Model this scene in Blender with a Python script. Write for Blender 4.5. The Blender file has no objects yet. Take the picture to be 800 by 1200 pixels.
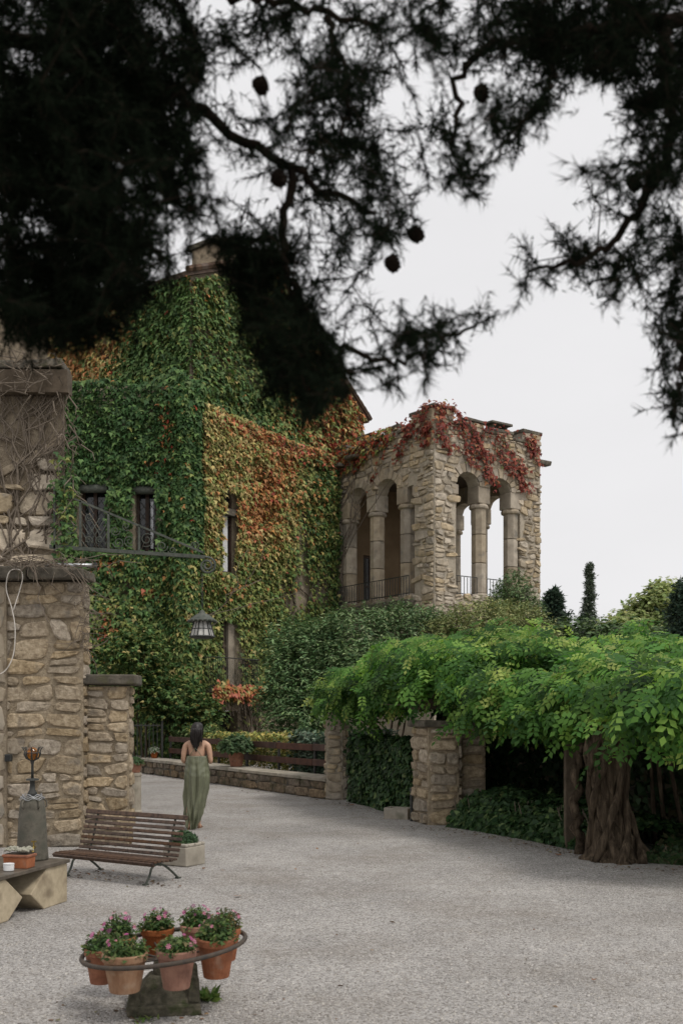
import bpy, bmesh, math, random
import numpy as np
from mathutils import Vector, Matrix, noise

SC = bpy.context.scene
COL = SC.collection
RNG = np.random.default_rng(7)
random.seed(7)

# ------------------------------------------------------------------ camera, sky, sun
F, HZ, CAMH = 1166.67, 838.0, 1.8          # focal length and horizon in photo pixels (800 x 1200), eye height
cam_d = bpy.data.cameras.new('camera')
cam = bpy.data.objects.new('camera', cam_d); COL.objects.link(cam)
cam.location = (0, 0, CAMH); cam.rotation_euler = (math.radians(90), 0, 0)
cam_d.sensor_fit = 'VERTICAL'; cam_d.sensor_height = 36; cam_d.lens = 35
cam_d.shift_y = (HZ - 600) / 1200
cam_d.clip_start = 0.05; cam_d.clip_end = 3000
cam_d.dof.use_dof = True; cam_d.dof.focus_distance = 12.5; cam_d.dof.aperture_fstop = 3.2
SC.camera = cam

W = bpy.data.worlds.new('World'); SC.world = W; W.use_nodes = True
wn, wl = W.node_tree.nodes, W.node_tree.links
wn.clear()
SUN_EL, SUN_AZ = math.radians(58), math.radians(128)      # azimuth clockwise from +Y: behind the right shoulder
sky = wn.new('ShaderNodeTexSky'); sky.sky_type = 'NISHITA'; sky.sun_disc = False
sky.sun_elevation = SUN_EL; sky.sun_rotation = SUN_AZ; sky.air_density = 1.0; sky.dust_density = 4.0
bw = wn.new('ShaderNodeRGBToBW')
mx = wn.new('ShaderNodeMix'); mx.data_type = 'RGBA'; mx.inputs['Factor'].default_value = 0.93
mx2 = wn.new('ShaderNodeMix'); mx2.data_type = 'RGBA'; mx2.inputs['Factor'].default_value = 0.8
mx2.inputs['B'].default_value = (8.05, 7.98, 8.1, 1)         # even high cloud
bg = wn.new('ShaderNodeBackground'); bg.inputs['Strength'].default_value = 0.121
wo = wn.new('ShaderNodeOutputWorld')
wl.new(sky.outputs[0], bw.inputs[0]); wl.new(sky.outputs[0], mx.inputs['A']); wl.new(bw.outputs[0], mx.inputs['B'])
wtc = wn.new('ShaderNodeTexCoord'); wno = wn.new('ShaderNodeTexNoise'); wno.inputs['Scale'].default_value = 2.2; wno.inputs['Detail'].default_value = 5
wmp = wn.new('ShaderNodeMapping'); wmp.inputs['Scale'].default_value = (1, 1, 2.4)
wmr = wn.new('ShaderNodeMapRange'); wmr.inputs['From Min'].default_value = .3; wmr.inputs['From Max'].default_value = .7
wmr.inputs['To Min'].default_value = .955; wmr.inputs['To Max'].default_value = 1.035        # faint structure of the cloud layer
whs = wn.new('ShaderNodeHueSaturation')
wl.new(wtc.outputs['Generated'], wmp.inputs[0]); wl.new(wmp.outputs[0], wno.inputs['Vector']); wl.new(wno.outputs['Fac'], wmr.inputs['Value']); wl.new(wmr.outputs[0], whs.inputs['Value'])
wl.new(mx.outputs['Result'], mx2.inputs['A']); wl.new(mx2.outputs['Result'], whs.inputs['Color']); wl.new(whs.outputs[0], bg.inputs['Color'])
wl.new(bg.outputs[0], wo.inputs['Surface'])

sun_d = bpy.data.lights.new('sun', 'SUN'); sun_d.energy = 1.5; sun_d.angle = math.radians(14); sun_d.color = (1, .95, .88)
sun = bpy.data.objects.new('sun', sun_d); COL.objects.link(sun)
sdir = Vector((math.sin(SUN_AZ) * math.cos(SUN_EL), math.cos(SUN_AZ) * math.cos(SUN_EL), math.sin(SUN_EL)))
sun.rotation_euler = (-sdir).to_track_quat('-Z', 'Y').to_euler(); sun.location = (20, -10, 30)

SC.view_settings.view_transform = 'Standard'; SC.view_settings.look = 'None'
SC.view_settings.exposure = 0.0; SC.view_settings.gamma = 1.0
SC.cycles.max_bounces = 6; SC.cycles.transparent_max_bounces = 6
SC.cycles.diffuse_bounces = 2; SC.cycles.glossy_bounces = 2; SC.cycles.transmission_bounces = 4

# ------------------------------------------------------------------ helpers
def at(u, v, Y):
    """world point seen at photo pixel (u, v) at distance Y"""
    return Vector(((u - 400) / F * Y, Y, CAMH + (HZ - v) / F * Y))
def gd(u, v):
    Y = CAMH * F / (v - HZ)
    return Vector(((u - 400) / F * Y, Y, 0))
def px_of(P):
    P = np.asarray(P); Y = np.maximum(P[..., 1], .1)
    return 400 + F * P[..., 0] / Y, HZ - F * (P[..., 2] - CAMH) / Y

def tag(o, label=None, cat=None, group=None, kind=None):
    if label: o['label'] = label
    if cat: o['category'] = cat
    if group: o['group'] = group
    if kind: o['kind'] = kind
    return o
def thing(name, label, cat, loc=(0, 0, 0), rz=0.0, group=None):
    o = bpy.data.objects.new(name, None); COL.objects.link(o)
    o.empty_display_size = .2
    o.location = loc; o.rotation_euler = (0, 0, rz)
    return tag(o, label, cat, group)
def link(name, me, mat=None, parent=None, loc=(0, 0, 0), smooth=None):
    o = bpy.data.objects.new(name, me); COL.objects.link(o)
    if mat and not me.materials: me.materials.append(mat)
    if parent: o.parent = parent
    o.location = loc
    return o
def copy_tree(o, parent=None):
    c = o.copy(); COL.objects.link(c)
    if parent: c.parent = parent
    for ch in list(o.children): copy_tree(ch, c)
    return c

class MB:
    """collects vertices and faces of one mesh"""
    def __init__(self): self.v = []; self.f = []
    def add(self, vs, fs):
        n = len(self.v); self.v += [tuple(p) for p in vs]; self.f += [tuple(i + n for i in f) for f in fs]
        return self
    def box(self, c, s, R=None, taper=1.0, jit=0.0):
        c = Vector(c); hx, hy, hz = s[0] / 2, s[1] / 2, s[2] / 2
        vs = []
        for z in (-1, 1):
            t = taper if z > 0 else 1
            for x, y in ((-1, -1), (1, -1), (1, 1), (-1, 1)):
                p = Vector((x * hx * t, y * hy * t, z * hz))
                if jit: p += Vector((random.uniform(-jit, jit), random.uniform(-jit, jit), random.uniform(-jit, jit)))
                if R is not None: p = R @ p
                vs.append(c + p)
        return self.add(vs, [(3, 2, 1, 0), (4, 5, 6, 7), (0, 1, 5, 4), (1, 2, 6, 5), (2, 3, 7, 6), (3, 0, 4, 7)])
    def prism(self, poly, off):
        """poly: list of 3-D points, extruded by vector off"""
        n = len(poly); off = Vector(off)
        vs = [Vector(p) for p in poly] + [Vector(p) + off for p in poly]
        fs = [tuple(range(n - 1, -1, -1)), tuple(range(n, 2 * n))]
        fs += [(i, (i + 1) % n, n + (i + 1) % n, n + i) for i in range(n)]
        return self.add(vs, fs)
    def tube(self, pts, r, n=6, cap=True):
        pts = [Vector(p) for p in pts]
        if not hasattr(r, '__len__'): r = [r] * len(pts)
        vs, fs = [], []
        up = None
        for i, p in enumerate(pts):
            t = (pts[min(i + 1, len(pts) - 1)] - pts[max(i - 1, 0)])
            if t.length < 1e-9: t = Vector((0, 0, 1))
            t.normalize()
            if up is None:
                up = Vector((0, 0, 1)) if abs(t.z) < .9 else Vector((1, 0, 0))
            a = t.cross(up)
            if a.length < 1e-6: a = t.cross(Vector((1, .3, 0)))
            a.normalize(); b = a.cross(t).normalized(); up = b
            for k in range(n):
                an = 2 * math.pi * k / n
                vs.append(p + (a * math.cos(an) + b * math.sin(an)) * r[i])
        for i in range(len(pts) - 1):
            for k in range(n):
                k2 = (k + 1) % n
                fs.append((i * n + k, i * n + k2, (i + 1) * n + k2, (i + 1) * n + k))
        if cap:
            fs.append(tuple(range(n - 1, -1, -1))); m = (len(pts) - 1) * n
            fs.append(tuple(range(m, m + n)))
        return self.add(vs, fs)
    def lathe(self, prof, n=16, c=(0, 0, 0), cap0=True, cap1=True, sx=1.0, sy=1.0, rot=0.0):
        c = Vector(c); vs, fs = [], []
        for r, z in prof:
            for k in range(n):
                a = 2 * math.pi * k / n + rot
                vs.append(c + Vector((r * math.cos(a) * sx, r * math.sin(a) * sy, z)))
        for i in range(len(prof) - 1):
            for k in range(n):
                k2 = (k + 1) % n
                fs.append((i * n + k, i * n + k2, (i + 1) * n + k2, (i + 1) * n + k))
        if cap0: fs.append(tuple(range(n - 1, -1, -1)))
        if cap1: m = (len(prof) - 1) * n; fs.append(tuple(range(m, m + n)))
        return self.add(vs, fs)
    def ball(self, c, r, n=10, m=6, s=(1, 1, 1)):
        prof = [(math.sin(math.pi * i / m) * r, -math.cos(math.pi * i / m) * r) for i in range(m + 1)]
        prof[0] = (r * .02, prof[0][1]); prof[-1] = (r * .02, prof[-1][1])
        k = len(self.v)
        self.lathe(prof, n)
        for i in range(k, len(self.v)):
            p = self.v[i]; self.v[i] = (p[0] * s[0] + c[0], p[1] * s[1] + c[1], p[2] * s[2] + c[2])
        return self
    def shift(self, d):
        self.v = [(p[0] + d[0], p[1] + d[1], p[2] + d[2]) for p in self.v]; return self
    def mesh(self, name, smooth=False):
        me = bpy.data.meshes.new(name)
        me.from_pydata(self.v, [], self.f); me.update()
        if smooth:
            me.polygons.foreach_set('use_smooth', [True] * len(me.polygons))
        return me
    def build(self, name, mat, parent=None, loc=(0, 0, 0), smooth=False, world=False, bevel=0):
        """world=True: vertices are world coordinates, the parent is an unrotated thing"""
        if world and parent is not None:
            self.shift([-a for a in parent.matrix_world.translation] if parent.parent else [-a for a in parent.location])
        me = self.mesh(name, smooth)
        o = link(name, me, mat, parent, loc)
        if bevel:
            b = o.modifiers.new('bevel', 'BEVEL'); b.width = bevel; b.segments = 2; b.limit_method = 'ANGLE'
            b.angle_limit = math.radians(40)
        return o

# ------------------------------------------------------------------ materials
def nt(m): return m.node_tree.nodes, m.node_tree.links
def mat_noise(name, c1, c2, scale=8, rough=.85, bump=.3, bscale=60, detail=6, c3=None, spec=.3, metal=0, per_object=0.0, bdist=.01, moss=None, stretch=None):
    """Principled surface: two or three colours mixed by noise, fine bump, optional change from piece to piece"""
    m = bpy.data.materials.new(name); m.use_nodes = True
    N, L = nt(m); P = N['Principled BSDF']
    P.inputs['Roughness'].default_value = rough; P.inputs['Metallic'].default_value = metal
    P.inputs['Specular IOR Level'].default_value = spec
    tc = N.new('ShaderNodeTexCoord'); geo = N.new('ShaderNodeNewGeometry')
    no = N.new('ShaderNodeTexNoise'); no.inputs['Scale'].default_value = scale; no.inputs['Detail'].default_value = detail
    no.inputs['Roughness'].default_value = .65
    pos = geo.outputs['Position']
    if stretch:
        mp = N.new('ShaderNodeMapping'); mp.inputs['Scale'].default_value = stretch; L.new(pos, mp.inputs[0]); pos = mp.outputs[0]
    L.new(pos, no.inputs['Vector'])
    cr = N.new('ShaderNodeValToRGB')
    e = cr.color_ramp.elements
    e[0].position = .32; e[0].color = (*c1, 1); e[1].position = .68; e[1].color = (*c2, 1)
    if c3:
        k = e.new(.5); k.color = (*c3, 1)
    L.new(no.outputs['Fac'], cr.inputs[0])
    col = cr.outputs[0]
    if per_object:
        oi = N.new('ShaderNodeObjectInfo')
        ad = N.new('ShaderNodeMath'); ad.operation = 'ADD'
        L.new(oi.outputs['Random'], ad.inputs[0]); L.new(geo.outputs['Random Per Island'], ad.inputs[1])
        fr = N.new('ShaderNodeMath'); fr.operation = 'FRACT'; L.new(ad.outputs[0], fr.inputs[0])
        mr = N.new('ShaderNodeMapRange'); mr.inputs['To Min'].default_value = 1 - per_object; mr.inputs['To Max'].default_value = 1 + per_object
        L.new(fr.outputs[0], mr.inputs['Value'])
        # a second random number drives the hue (grey - ochre)
        m7 = N.new('ShaderNodeMath'); m7.operation = 'MULTIPLY'; m7.inputs[1].default_value = 7.31; L.new(fr.outputs[0], m7.inputs[0])
        f7 = N.new('ShaderNodeMath'); f7.operation = 'FRACT'; L.new(m7.outputs[0], f7.inputs[0])
        mh = N.new('ShaderNodeMapRange'); mh.inputs['To Min'].default_value = 1 - per_object * 1.4; mh.inputs['To Max'].default_value = 1 + per_object * .7
        L.new(f7.outputs[0], mh.inputs['Value'])
        hs = N.new('ShaderNodeHueSaturation'); L.new(col, hs.inputs['Color'])
        L.new(mr.outputs[0], hs.inputs['Value']); L.new(mh.outputs[0], hs.inputs['Saturation'])
        col = hs.outputs[0]
    if moss:
        n3 = N.new('ShaderNodeTexNoise'); n3.inputs['Scale'].default_value = moss[1]; n3.inputs['Detail'].default_value = 8
        L.new(geo.outputs['Position'], n3.inputs['Vector'])
        r3 = N.new('ShaderNodeMapRange'); r3.inputs['From Min'].default_value = moss[2]; r3.inputs['From Max'].default_value = moss[2] + .12
        r3.inputs['To Max'].default_value = moss[3]
        L.new(n3.outputs['Fac'], r3.inputs['Value'])
        mm = N.new('ShaderNodeMix'); mm.data_type = 'RGBA'; mm.inputs['B'].default_value = (*moss[0], 1)
        L.new(r3.outputs[0], mm.inputs['Factor']); L.new(col, mm.inputs['A']); col = mm.outputs['Result']
    L.new(col, P.inputs['Base Color'])
    if bump:
        n2 = N.new('ShaderNodeTexNoise'); n2.inputs['Scale'].default_value = bscale; n2.inputs['Detail'].default_value = 8
        n2.inputs['Roughness'].default_value = .7
        L.new(pos, n2.inputs['Vector'])
        b = N.new('ShaderNodeBump'); b.inputs['Strength'].default_value = bump; b.inputs['Distance'].default_value = bdist
        L.new(n2.outputs['Fac'], b.inputs['Height']); L.new(b.outputs[0], P.inputs['Normal'])
    return m
def mat_leaf(name, rough=.45, trans=.3, gain=1.0, spec=.35):
    """leaf: colour from the mesh's own leaf colours, some light passes through"""
    m = bpy.data.materials.new(name); m.use_nodes = True
    N, L = nt(m); P = N['Principled BSDF']; out = N['Material Output']
    P.inputs['Roughness'].default_value = rough; P.inputs['Specular IOR Level'].default_value = spec
    at_ = N.new('ShaderNodeAttribute'); at_.attribute_name = 'leaf_colour'
    L.new(at_.outputs['Color'], P.inputs['Base Color'])
    if trans:
        tr = N.new('ShaderNodeBsdfTranslucent')
        hs = N.new('ShaderNodeHueSaturation'); hs.inputs['Value'].default_value = 1.5; hs.inputs['Saturation'].default_value = 1.1
        L.new(at_.outputs['Color'], hs.inputs['Color']); L.new(hs.outputs[0], tr.inputs['Color'])
        ms = N.new('ShaderNodeMixShader'); ms.inputs[0].default_value = trans
        L.new(P.outputs[0], ms.inputs[1]); L.new(tr.outputs[0], ms.inputs[2]); L.new(ms.outputs[0], out.inputs['Surface'])
    return m
def mat_plain(name, c, rough=.5, metal=0, spec=.4, **k):
    return mat_noise(name, tuple(x * .8 for x in c), tuple(min(1, x * 1.2) for x in c), rough=rough, metal=metal, spec=spec, **{**dict(scale=14, bump=.12, bscale=90), **k})
def mat_glass(name, c, rough=.1, trans=.8):
    m = bpy.data.materials.new(name); m.use_nodes = True
    P = m.node_tree.nodes['Principled BSDF']
    P.inputs['Base Color'].default_value = (*c, 1); P.inputs['Roughness'].default_value = rough
    P.inputs['Transmission Weight'].default_value = trans; P.inputs['IOR'].default_value = 1.45
    return m

M = {}
M['stone'] = mat_noise('rubble stone', (.22, .165, .105), (.56, .46, .325), 15, .92, 1, 36, detail=10, c3=(.40, .315, .21), per_object=.22, bdist=.035, moss=((.17, .15, .125), 4.0, .57, .6))
M['stone_pale'] = mat_noise('loggia stone', (.30, .24, .165), (.60, .495, .355), 5, .9, .7, 24, c3=(.46, .375, .26), per_object=.24, bdist=.04, moss=((.20, .19, .17), 2.2, .57, .6))
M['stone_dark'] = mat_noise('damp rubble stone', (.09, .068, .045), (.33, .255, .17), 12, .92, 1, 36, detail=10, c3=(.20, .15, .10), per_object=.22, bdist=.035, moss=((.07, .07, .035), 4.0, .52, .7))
M['mortar'] = mat_noise('lime mortar', (.26, .205, .14), (.50, .41, .29), 11, .95, 1, 26, detail=10, bdist=.05)
M['mortar_pale'] = mat_noise('pale mortar', (.33, .285, .22), (.48, .42, .33), 7, .95, .6, 40, bdist=.03)
M['ashlar'] = mat_noise('dressed sandstone', (.29, .235, .17), (.46, .385, .285), 3, .85, .35, 40, c3=(.36, .30, .22), per_object=.16, bdist=.02, moss=((.17, .16, .14), 2.5, .56, .65))
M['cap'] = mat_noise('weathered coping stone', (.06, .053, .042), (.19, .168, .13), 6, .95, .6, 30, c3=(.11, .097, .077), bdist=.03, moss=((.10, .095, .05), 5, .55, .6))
M['slab'] = mat_noise('worn coping slab', (.26, .23, .185), (.42, .38, .31), 4, .9, .4, 40, per_object=.1, bdist=.015, moss=((.13, .13, .09), 2.5, .56, .7))
M['plaster'] = mat_noise('old render', (.17, .135, .095), (.36, .30, .215), 4.5, .95, .9, 16, detail=10, c3=(.26, .21, .15), bdist=.06)
M['wall'] = mat_noise('house render', (.22, .18, .125), (.38, .32, .24), 1.6, .95, .5, 14, bdist=.04)
M['warm_wall'] = mat_noise('ochre plaster', (.17, .115, .065), (.24, .17, .10), 1.5, .9, .2, 20)
M['roof'] = mat_noise('old roof tile', (.07, .045, .032), (.15, .095, .065), 4, .9, .3, 20, per_object=.2)
M['iron'] = mat_noise('wrought iron', (.022, .024, .022), (.055, .055, .05), 20, .6, .2, 60, spec=.4)
M['iron_green'] = mat_noise('weathered iron', (.045, .055, .045), (.11, .115, .095), 12, .7, .2, 60, spec=.35)
M['rust'] = mat_noise('rusty iron ring', (.045, .04, .036), (.10, .075, .055), 20, .75, .25, 70)
M['slat'] = mat_noise('brown slat wood', (.026, .013, .008), (.115, .062, .034), 22, .6, .3, 60, c3=(.085, .045, .025), per_object=.22)
M['rail'] = mat_noise('dark stained timber', (.045, .02, .014), (.105, .05, .034), 6, .7, .3, 40, per_object=.15)
M['old_wood'] = mat_noise('grey timber', (.06, .045, .03), (.13, .10, .07), 6, .85, .4, 30)
M['bark'] = mat_noise('twisted bark', (.035, .026, .018), (.21, .16, .11), 9, .95, 1, 26, c3=(.10, .075, .052), bdist=.05, spec=.1, stretch=(2.2, 2.2, .28))
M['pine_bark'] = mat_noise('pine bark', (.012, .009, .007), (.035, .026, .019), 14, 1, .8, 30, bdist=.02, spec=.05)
M['stem'] = mat_noise('dry vine stem', (.10, .08, .06), (.22, .18, .14), 12, .95, .3, 40)
M['terracotta'] = mat_noise('terracotta', (.21, .072, .032), (.37, .145, .068), 11, .88, .3, 60, c3=(.30, .108, .05), per_object=.2, moss=((.36, .26, .19), 9, .57, .45))
M['terracotta_pale'] = mat_noise('pale terracotta', (.22, .11, .06), (.40, .25, .155), 12, .9, .3, 60, stretch=(1, 1, .3), moss=((.42, .32, .23), 7, .54, .5))
M['soil'] = mat_noise('potting soil', (.03, .022, .015), (.07, .05, .035), 60, .95, .8, 90)
M['mossy'] = mat_noise('mossy stone', (.055, .052, .036), (.19, .17, .125), 18, .95, .9, 40, c3=(.11, .10, .07), bdist=.025, moss=((.05, .065, .022), 12, .54, .8))
M['grey_stone'] = mat_noise('grey cast stone', (.075, .07, .055), (.17, .155, .125), 14, .9, .6, 70, bdist=.01, moss=((.06, .065, .05), 7, .5, .6))
M['concrete'] = mat_noise('yellowed concrete', (.34, .28, .19), (.54, .455, .32), 7, .9, .3, 80, moss=((.17, .13, .085), 3, .52, .7))
M['dark_slab'] = mat_noise('wet dark slab', (.07, .058, .045), (.16, .135, .105), 8, .45, .2, 60)
M['glass_dark'] = mat_plain('dark window glass', (.012, .014, .015), rough=.08, spec=.6, bump=0)
M['glass_lamp'] = mat_glass('frosted lantern glass', (.62, .60, .56), .55, .35)
M['amber'] = mat_glass('amber glass', (.85, .34, .03), .08, .9)
M['curtain'] = mat_plain('white curtain', (.62, .62, .62), rough=.9)
M['frame_wood'] = mat_plain('brown window frame', (.055, .032, .022), rough=.7)
M['black'] = mat_plain('painted cellar shade', (.010, .009, .008), rough=.95)
M['leaf'] = mat_leaf('ivy leaf', .55, .15, spec=.2)
M['leaf_gloss'] = mat_leaf('glossy leaf', .5, .12, spec=.2)
M['leaf_soft'] = mat_leaf('soft leaf', .55, .38, spec=.18)
M['needle'] = mat_leaf('pine needle', .9, 0, spec=0)
M['white'] = mat_plain('white plastic', (.75, .75, .75), rough=.5)
M['cable'] = mat_plain('pale cable', (.62, .58, .52), rough=.6)
M['metal'] = mat_plain('dull aluminium', (.45, .46, .47), rough=.4, metal=.6)

# gravel: fine stones as colour and relief
def mat_gravel():
    m = bpy.data.materials.new('gravel'); m.use_nodes = True
    N, L = nt(m); P = N['Principled BSDF']; P.inputs['Roughness'].default_value = .95; P.inputs['Specular IOR Level'].default_value = .15
    geo = N.new('ShaderNodeNewGeometry')
    vo = N.new('ShaderNodeTexVoronoi'); vo.inputs['Scale'].default_value = 76; L.new(geo.outputs['Position'], vo.inputs['Vector'])
    vo2 = N.new('ShaderNodeTexVoronoi'); vo2.inputs['Scale'].default_value = 24; L.new(geo.outputs['Position'], vo2.inputs['Vector'])
    sep = N.new('ShaderNodeSeparateColor'); L.new(vo.outputs['Color'], sep.inputs[0])
    cr = N.new('ShaderNodeValToRGB'); e = cr.color_ramp.elements
    e[0].position = 0; e[0].color = (.20, .183, .163, 1); e[1].position = 1; e[1].color = (.60, .57, .538, 1)
    k = e.new(.3); k.color = (.35, .332, .312, 1); k = e.new(.75); k.color = (.475, .452, .43, 1)
    L.new(sep.outputs[0], cr.inputs[0])
    no = N.new('ShaderNodeTexNoise'); no.inputs['Scale'].default_value = .55; no.inputs['Detail'].default_value = 7; no.inputs['Roughness'].default_value = .62
    L.new(geo.outputs['Position'], no.inputs['Vector'])
    mr = N.new('ShaderNodeMapRange'); mr.inputs['From Min'].default_value = .3; mr.inputs['From Max'].default_value = .7
    mr.inputs['To Min'].default_value = .76; mr.inputs['To Max'].default_value = 1.1; L.new(no.outputs['Fac'], mr.inputs['Value'])
    n4 = N.new('ShaderNodeTexNoise'); n4.inputs['Scale'].default_value = 7; n4.inputs['Detail'].default_value = 6; n4.inputs['Roughness'].default_value = .7
    L.new(geo.outputs['Position'], n4.inputs['Vector'])
    m4 = N.new('ShaderNodeMapRange'); m4.inputs['From Min'].default_value = .3; m4.inputs['From Max'].default_value = .7
    m4.inputs['To Min'].default_value = .86; m4.inputs['To Max'].default_value = 1.12; L.new(n4.outputs['Fac'], m4.inputs['Value'])
    mu = N.new('ShaderNodeMath'); mu.operation = 'MULTIPLY'; L.new(mr.outputs[0], mu.inputs[0]); L.new(m4.outputs[0], mu.inputs[1])
    hs = N.new('ShaderNodeHueSaturation'); L.new(cr.outputs[0], hs.inputs['Color']); L.new(mu.outputs[0], hs.inputs['Value'])
    n6 = N.new('ShaderNodeTexNoise'); n6.inputs['Scale'].default_value = .62; n6.inputs['Detail'].default_value = 10; n6.inputs['Roughness'].default_value = .72
    L.new(geo.outputs['Position'], n6.inputs['Vector'])
    m6 = N.new('ShaderNodeMapRange'); m6.inputs['From Min'].default_value = .47; m6.inputs['From Max'].default_value = .68; m6.inputs['To Max'].default_value = .42
    L.new(n6.outputs['Fac'], m6.inputs['Value'])
    xx = N.new('ShaderNodeMix'); xx.data_type = 'RGBA'; xx.inputs['B'].default_value = (.20, .165, .125, 1)      # earth and leaf litter worked into the stones
    L.new(m6.outputs[0], xx.inputs['Factor']); L.new(hs.outputs[0], xx.inputs['A'])
    L.new(xx.outputs['Result'], P.inputs['Base Color'])
    ad = N.new('ShaderNodeMath'); ad.operation = 'ADD'; L.new(vo.outputs['Distance'], ad.inputs[0])
    m5 = N.new('ShaderNodeMath'); m5.operation = 'MULTIPLY'; m5.inputs[1].default_value = .6; L.new(n4.outputs['Fac'], m5.inputs[0]); L.new(m5.outputs[0], ad.inputs[1])
    b = N.new('ShaderNodeBump'); b.invert = True; b.inputs['Strength'].default_value = .9; b.inputs['Distance'].default_value = .014
    L.new(ad.outputs[0], b.inputs['Height']); L.new(b.outputs[0], P.inputs['Normal'])
    return m
M['gravel'] = mat_gravel()
M['pebble'] = mat_noise('loose pebble', (.24, .22, .19), (.52, .49, .45), 30, .95, .0, per_object=.3)

# ------------------------------------------------------------------ leaf meshes
def nrm(a): return a / np.maximum(np.linalg.norm(a, axis=-1, keepdims=True), 1e-9)
# templates: (verts: x across, y towards the tip, z out of the leaf), faces
T_QUAD = (np.array([(0, 0, 0), (.32, .45, .05), (0, 1, -.08), (-.32, .45, .05)]), [(0, 1, 2), (0, 2, 3)])
T_LANCE = (np.array([(0, 0, 0), (.17, .4, .04), (0, 1, -.1), (-.17, .4, .04)]), [(0, 1, 2), (0, 2, 3)])
T_IVY = (np.array([(0, 0, 0), (.30, -.12, -.02), (.56, .28, -.06), (.27, .36, .05), (0, 1, -.16), (-.27, .36, .05), (-.56, .28, -.06), (-.30, -.12, -.02), (0, .3, .07)]),
         [(8, 0, 1), (8, 1, 2), (8, 2, 3), (8, 3, 4), (8, 4, 5), (8, 5, 6), (8, 6, 7), (8, 7, 0)])
T_HEART = (np.array([(0, .05, 0), (.38, .02, -.03), (.36, .48, 0), (0, 1, -.12), (-.36, .48, 0), (-.38, .02, -.03)]), [(0, 1, 2, 3), (0, 3, 4, 5)])
def pinnate(n=5, ll=.34, lw=.085):
    vs, fs = [], []
    for k in range(n + 1):
        y = .18 + .72 * k / n
        sides = (1, -1) if k < n else (0,)
        for s in sides:
            b = len(vs)
            d = np.array([s * .86, .5, -.16]) if s else np.array([0, 1., -.15])
            d /= np.linalg.norm(d); L = ll * (1 - .25 * abs(k / n - .4)); sag = -.35 * (y ** 2)
            q = np.array([d[1], -d[0], 0])
            o = np.array([0, y, sag])
            for w in (o, o + d * L * .45 + q * lw, o + d * L + [0, 0, -.04], o + d * L * .45 - q * lw): vs.append(w)
            fs += [(b, b + 1, b + 2), (b, b + 2, b + 3)]
    return (np.array(vs), fs)
T_PINN = pinnate()

def leaf_mesh(name, P, A, N, S, tmpl, colr, mat, parent=None, loc=None, kind='stuff', width=1.0):
    """one mesh of many leaves: P positions, A towards the tip, N leaf normal, S sizes, colr (n,3) leaf colours"""
    P = np.asarray(P, float); n = len(P)
    N = nrm(np.asarray(N, float)); A = np.asarray(A, float)
    A = nrm(A - (A * N).sum(1, keepdims=True) * N); B = np.cross(A, N)
    tv, tf = tmpl; k = len(tv)
    S = np.broadcast_to(np.asarray(S, float), (n,))
    V = P[:, None, :] + S[:, None, None] * (tv[None, :, 0:1] * width * B[:, None] + tv[None, :, 1:2] * A[:, None] + tv[None, :, 2:3] * N[:, None])
    if parent is not None: V -= np.array(parent.location)[None, None]
    V = V.reshape(-1, 3)
    ls = [len(f) for f in tf]
    fl = np.concatenate([np.array(f) for f in tf])
    idx = (fl[None, :] + (np.arange(n) * k)[:, None]).reshape(-1)
    tot = np.tile(ls, n); st = np.concatenate([[0], np.cumsum(tot)[:-1]])
    me = bpy.data.meshes.new(name)
    me.vertices.add(len(V)); me.vertices.foreach_set('co', V.astype(np.float32).ravel())
    me.loops.add(len(idx)); me.loops.foreach_set('vertex_index', idx.astype(np.int32))
    me.polygons.add(len(tot)); me.polygons.foreach_set('loop_start', st.astype(np.int32))
    try: me.polygons.foreach_set('loop_total', tot.astype(np.int32))
    except Exception: pass
    ca = me.attributes.new('leaf_colour', 'FLOAT_COLOR', 'POINT')
    c4 = np.ones((n, k, 4), np.float32); c4[..., :3] = np.asarray(colr, np.float32)[:, None, :]
    ca.data.foreach_set('color', c4.ravel())
    me.update(calc_edges=True)
    o = link(name, me, mat, parent, loc or (0, 0, 0))
    if kind: o['kind'] = kind
    return o
def pal(n, cols, w, var=.25, rng=RNG):
    """n leaf colours drawn from a palette"""
    cols = np.array(cols); w = np.array(w, float); w /= w.sum()
    c = cols[rng.choice(len(cols), n, p=w)]
    return c * (1 + var * rng.uniform(-1, 1, (n, 1))) * (1 + .08 * rng.uniform(-1, 1, (n, 3)))
def pal_w(cols, Wt, var=.25, rng=RNG):
    """palette with one row of weights per leaf"""
    cols = np.array(cols); Wt = np.maximum(Wt, 1e-6); Wt = Wt / Wt.sum(1, keepdims=True)
    r = rng.uniform(size=(len(Wt), 1)); i = (np.cumsum(Wt, 1) < r).sum(1).clip(0, len(cols) - 1)
    return cols[i] * (1 + var * rng.uniform(-1, 1, (len(Wt), 1))) * (1 + .08 * rng.uniform(-1, 1, (len(Wt), 3)))
_ph = np.random.default_rng(3).uniform(0, 6.28, (12, 2)); _dr = nrm(np.random.default_rng(4).normal(size=(12, 3)))
def fnoise(P, sc):
    """smooth cheap noise in about -1..1 of points"""
    P = np.asarray(P); s = 0
    for i in range(8):
        f = sc * (1 + .37 * i); s = s + np.sin((P @ _dr[i]) * f + _ph[i, 0]) * np.cos((P @ _dr[(i + 5) % 12]) * f * .83 + _ph[i, 1]) / (1 + .35 * i)
    return s / 2.4
def rdir(n, rng=RNG): return nrm(rng.normal(size=(n, 3)))

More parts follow.
